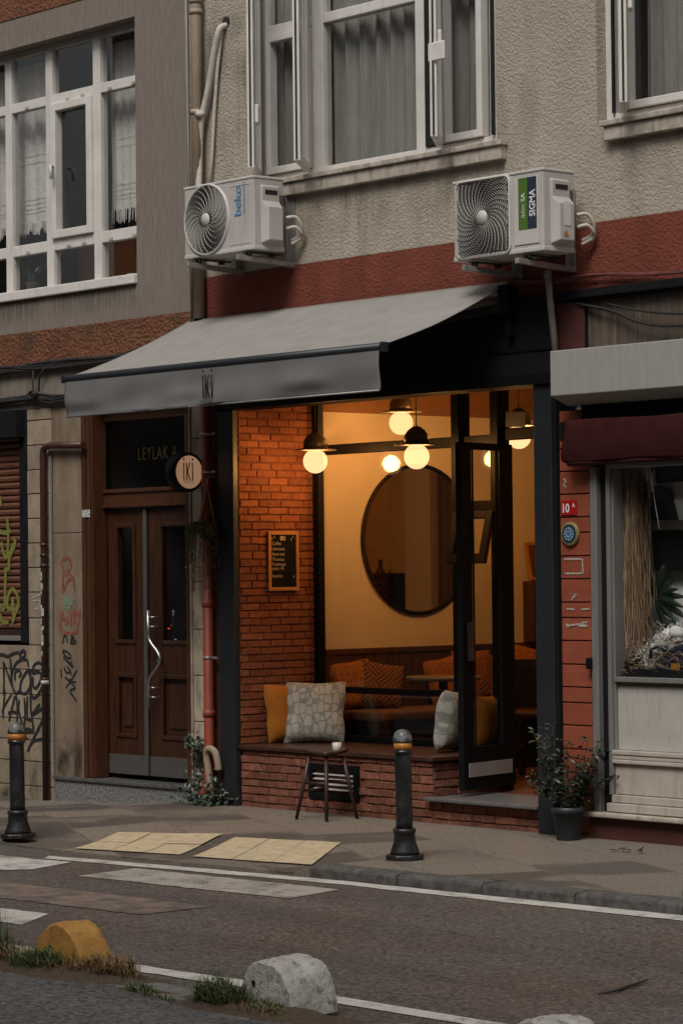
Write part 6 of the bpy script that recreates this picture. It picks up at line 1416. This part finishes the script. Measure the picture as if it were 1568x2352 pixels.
ns = M(); ns.obox(V((1.007, .664, 2.638)), .185, .004, .10, Matrix.Rotation(R(3), 3, 'Y')); ns.build('grey_sheet', 'grey_sheet', org=(1.0, .664, 2.58), label='grey sheet stuck on the glass above the café door bar', cat='sheet')
# things the mirror shows
ct = thing('console_table', 'white console table with flowers, seen in the round mirror', 'table', (1.05, 3.95, .172))
d = M(); d.box(.7, 1.40, 3.75, 4.2, .98, 1.02); d.build('table_top', 'ac_panel', ct)
for x in (.72, 1.38):
    d = M(); d.box(x-.02, x+.02, 3.77, 4.18, .172, .98); d.build('leg', 'ac_panel', ct)
fl = thing('flower_vase', 'vase of pale round flowers on the console table in the mirror', 'vase', (1.22, 3.95, 1.02))
d = M(); d.lathe([(.05, 0), (.07, .06), (.04, .14), (.045, .15)], (1.22, 3.95, 1.02), n=16); d.build('vase', 'dark_wood', fl)
d = M()
for (a, b_, c_) in ((0, 0, .24), (.10, .02, .22), (-.09, .03, .23), (.03, -.07, .2)): d.lathe([(0, -.06)]+[(.06*math.sin(k*.45), -.06*math.cos(k*.45)) for k in range(1, 7)]+[(0, .06)], (1.22+a, 3.95+b_, 1.02+c_), n=12, cap=False)
d.build('flowers', 'wall_cream', fl)
sh_ = thing('shelf_unit', 'dark shelf unit with objects, seen in the round mirror', 'shelf', (2.2, 3.9, .172))
d = M(); d.box(1.77, 1.81, 3.8, 4.2, .172, 1.62); d.box(2.58, 2.62, 3.8, 4.2, .172, 1.5); d.box(1.81, 2.58, 3.8, 4.2, .9, .95); d.box(1.81, 2.58, 3.8, 4.2, 1.38, 1.42); d.box(1.81, 2.58, 4.18, 4.2, .172, 1.38); d.build('shelves', 'black_matte', sh_)
d = M(); d.lathe([(.05, 0), (.05, .2), (.02, .25), (.02, .32)], (1.92, 4.0, 1.42), n=12); d.lathe([(.09, 0), (.10, .14)], (2.2, 4.0, 1.42), n=12); d.build('jars', 'dark_wood', sh_)
curtain('curtain', 1.02, 1.38, .3, 3.1, 4.22, .03, 5, 'seat_brown', 'brown curtain at the back of the café, seen in the round mirror')

# ------------------------------------------------------------------ shop window display
rf = M(); rf2 = M(); random.seed(5)
for i in range(760):
    x = 2.215+random.random()**.9*.40; y = .10+random.random()*.12; ztop = 2.27; zb_ = random.choice([1.13, 1.2, 1.28, 1.4, 1.1, 1.16])
    w_ = random.uniform(.0025, .006); vs = []; ph = random.uniform(0, 6); am = random.choice([.006, .012, .026])*random.uniform(.4, 1); n_ = 22; dr_ = random.choice([.03, .03, .08])*random.uniform(-1, 1); fr_ = random.uniform(5, 20)
    for k in range(n_+1):
        t = k/n_
        xx = x+dr_*t+am*math.sin(ph+t*fr_)*t**.5+.010*math.sin(t*5+x*30)+(max(0, t-.85)*.25*random.uniform(-1, 1))
        yy = y+.006*math.sin(ph*2+t*9); zz_ = ztop-(ztop-zb_)*t
        vs += [(xx-w_/2, yy, zz_), (xx+w_/2, yy+random.uniform(-.002, .002), zz_)]
    rf.add(vs, [(2*k, 2*k+1, 2*k+3, 2*k+2) for k in range(n_)], True)
rf.build('raffia_bundle', 'raffia', org=(2.5, .16, 1.1), label='long bundle of tan raffia hanging in the right shop window', cat='raffia', fixn=False)
for i in range(320):   # loose fibres at the foot
    q0 = wall_pt(random.uniform(1405, 1580), random.gauss(1515, 22), random.uniform(.08, .32)); P = []; a = random.uniform(0, 6.28)
    for k in range(7): P.append((q0.x+.03*k*math.cos(a)+random.uniform(-.008, .008), max(.05, q0.y+.02*k*math.sin(a)), max(.965, q0.z+.04*math.sin(k*.5+a)-.006*k)))
    rf2.tube(P, .0018, n=3, cap=False)
rf2.build('loose_raffia', 'raffia', org=(2.6, .2, .96), label='loose tan fibres lying on the right shop window ledge', cat='raffia', fixn=False)
sd = M()
lumps = [(1440, 1480, .02), (1455, 1490, .025), (1475, 1498, .03), (1500, 1490, .04), (1525, 1472, .05), (1545, 1462, .055), (1565, 1465, .06), (1590, 1470, .06), (1492, 1520, .022), (1500, 1545, .016), (1485, 1505, .03)]
for i in range(1900):
    px_, py_, rr_ = random.choice(lumps); c_ = wall_pt(px_, py_, .17+.1*(px_ > 1510))
    p = c_+V((random.gauss(0, rr_), random.gauss(0, rr_*.7), random.gauss(0, rr_*.65))); p.z = max(p.z, .965); p.y = max(p.y, .05)
    dd = V((random.uniform(-1, 1), random.uniform(-1, 1), random.uniform(-1, .6))).normalized(); q_ = p+dd*random.uniform(.02, .06); q_.y = max(q_.y, .05); sd.bar(p, q_, .0035, .0014)
for (px_, py_, rr_) in lumps:   # the dense body of each handful
    c_ = wall_pt(px_, py_, .17+.1*(px_ > 1510))
    for k in range(5):
        q_ = c_+V((random.gauss(0, rr_*.45), random.gauss(0, rr_*.4), random.gauss(0, rr_*.35))); q_.y = max(q_.y, .07); s_ = rr_*random.uniform(.55, .85)
        sd.grid(12, 8, lambda u, v: q_+V((math.cos(u*6.283)*math.sin(v*3.1416), math.sin(u*6.283)*math.sin(v*3.1416)*.8, math.cos(v*3.1416)*.8))*s_*(1+random.uniform(-.18, .18)))
sd.build('white_shred', 'shred', org=(2.7, .2, 1.1), label='heap of white shredded fibre on the shop window ledge', cat='packing fibre', fixn=False)
pm = thing('palm_plant', 'dark green fan palm leaves in the right shop window', 'plant', (2.55, .4, 1.45))
d = M(); c_ = wall_pt(1506, 1378, .30)
for i, a in enumerate([-58, -30, -12, 4, 18, 32, 46, 62, 80, 98]):
    an = R(a); dv = V((math.cos(an), random.uniform(-.25, .1), math.sin(an))); sdv = V((-math.sin(an), 0, math.cos(an))); L_ = random.uniform(.25, .33); w_ = .024
    vs = []
    for k in range(9):
        t = k/8; p = c_+dv*(L_*t)+V((0, -.02*math.sin(3*t), -.07*t*t)); ww = w_*math.sin(math.pi*(.12+.88*t)**.8)+.003*(t < .9)
        vs += [p+sdv*ww, p+V((0, -.008, 0)), p-sdv*ww]
    d.add(vs, [(3*k+j, 3*k+j+1, 3*k+j+4, 3*k+j+3) for k in range(8) for j in (0, 1)])
d.build('leaves', 'palm', pm, fixn=False)
d = M(); d.tube([tuple(c_), (c_.x+.01, .32, 1.2), (c_.x+.02, .33, .96)], .010, n=6); d.build('stem', 'stem', pm)
d = M(); d.box(2.50, 4.5, .28, .415, 1.87, 1.93); d.build('wall_shelf', 'shelf_wood', org=(3.0, .6, 1.8), label='dark wooden wall shelf inside the right shop window', cat='shelf', bevel=.006)
d = M(); d.box(2.52, 4.5, .33, .415, 1.62, 1.869); d.build('dark_panel', 'black_matte', org=(3.0, .37, 1.62), label='low dark panel under the wall shelf in the right shop window', cat='cupboard', bevel=.004)  # plain black box filling the dark area below the shelf board
tv = thing('dark_screen', 'small dark framed screen above the shelf in the shop window', 'screen', (2.55, .5, 2.2))
d = M(); frame_rect(d, 2.57, 2.81, 2.165, 2.36, .31, .36, .02); d.build('frame', 'black_frame', tv, bevel=.004)
d = M(); d.box(2.591, 2.789, .33, .355, 2.186, 2.34); d.build('panel', 'navy_print', tv)
bx = M(); bx.prism([(2.53, .31, 1.932), (2.68, .31, 1.932), (2.62, .31, 2.12), (2.54, .31, 2.15)], (0, .09, 0)); bx.build('black_box', 'rubber', org=(2.45, .5, 1.93), label='tilted black box standing on the shop wall shelf', cat='box')
cl = M(); cl.tube([(2.69, .13, 2.26), (2.71, .12, 2.20), (2.73, .12, 2.10)], .006, n=6); cl.tube([(2.73, .12, 2.10), (2.742, .12, 2.03), (2.775, .12, 1.88)], .003, n=6); cl.build('clip_cord', 'white_print', org=(2.72, .12, 2), label='white clip and cord hanging beside the raffia bundle', cat='cord')
bg = thing('tool_case', 'dark navy case with orange detail on the shop window ledge', 'case', (2.8, .2, 1.0))
d = M(); d.prism([(2.70, .12, 1.00), (3.2, .12, 1.00), (3.2, .12, 1.25), (2.86, .12, 1.17), (2.74, .12, 1.09)], (0, .14, 0)); d.build('body', 'navy_plastic', bg, bevel=.02)
d = M(); d.tube([(2.70, .11, 1.10), (2.72, .09, 1.15), (2.78, .09, 1.17), (2.82, .11, 1.14)], .010, n=8); d.build('handle', 'navy_plastic', bg)
d = M(); d.box(2.86, 2.93, .108, .119, 1.02, 1.07); d.build('clasp', 'orange_plastic', bg, bevel=.006)
dk = M(); dk.box(2.25, 3.4, .07, .40, .957, 1.03); dk.build('dark_tray', 'black_matte', org=(2.8, .3, .957), label='low black tray under the raffia in the shop window', cat='tray', bevel=.004)

# ------------------------------------------------------------------ building across the street (seen in the window glass)
def far_block(x0, x1, h, label):
    t = thing('apartment_building', label, 'building', ((x0+x1)/2, -14, 0)); nx = int((x1-x0)/3.2)
    hs = [(x0+3.2*i+.55, x0+3.2*i+2.15, 1+3.1*j, 2.6+3.1*j) for i in range(nx) for j in range(int((h-1.5)/3.1))]
    w = M(); holed_wall(w, x0, x1, -.1, h, -13.9, -13.6, hs); w.build('wall', 'facade_far', t)
    w = M(); w.box(x0, x1, -15, -13.92, -.1, h-.1); w.build('wall_core', 'room_dark', t)
far_block(-62, -26.5, 11.5, 'far plain apartment block across the street, seen only as a reflection beyond the gap')
far_block(-21.5, 62, 10.5, 'long plain apartment block across the street behind the viewer, seen only as a reflection')

# ------------------------------------------------------------------ light
wd = bpy.data.worlds.new('World'); scn.world = wd; wd.use_nodes = True; nt = wd.node_tree; bgn = nt.nodes['Background']
sk = nt.nodes.new('ShaderNodeTexSky'); sk.sky_type = 'NISHITA'; sk.sun_disc = False
SUN_EL, SUN_AZ = R(52), R(152)
sk.sun_elevation = SUN_EL; sk.sun_rotation = SUN_AZ; sk.air_density = 1.2; sk.dust_density = 5; sk.ozone_density = .6
hv = nt.nodes.new('ShaderNodeHueSaturation'); hv.inputs['Saturation'].default_value = .22
nt.links.new(sk.outputs[0], hv.inputs['Color']); nt.links.new(hv.outputs[0], bgn.inputs[0]); bgn.inputs[1].default_value = .058
sl = bpy.data.lights.new('sun', 'SUN'); sl.energy = 1.5; sl.angle = R(24); sl.color = (1, .95, .88)
so = bpy.data.objects.new('sun', sl); COL.objects.link(so)
sdir = V((math.sin(SUN_AZ)*math.cos(SUN_EL), math.cos(SUN_AZ)*math.cos(SUN_EL), math.sin(SUN_EL)))
so.rotation_euler = sdir.to_track_quat('Z', 'Y').to_euler(); so.location = sdir*30
vs_ = scn.view_settings; vs_.view_transform = 'Standard'; vs_.look = 'None'; vs_.gamma = 1; vs_.exposure = EXPO
scn.cycles.max_bounces = 10; scn.cycles.transparent_max_bounces = 16; scn.cycles.sample_clamp_indirect = 6; scn.cycles.caustics_reflective = False; scn.cycles.caustics_refractive = False
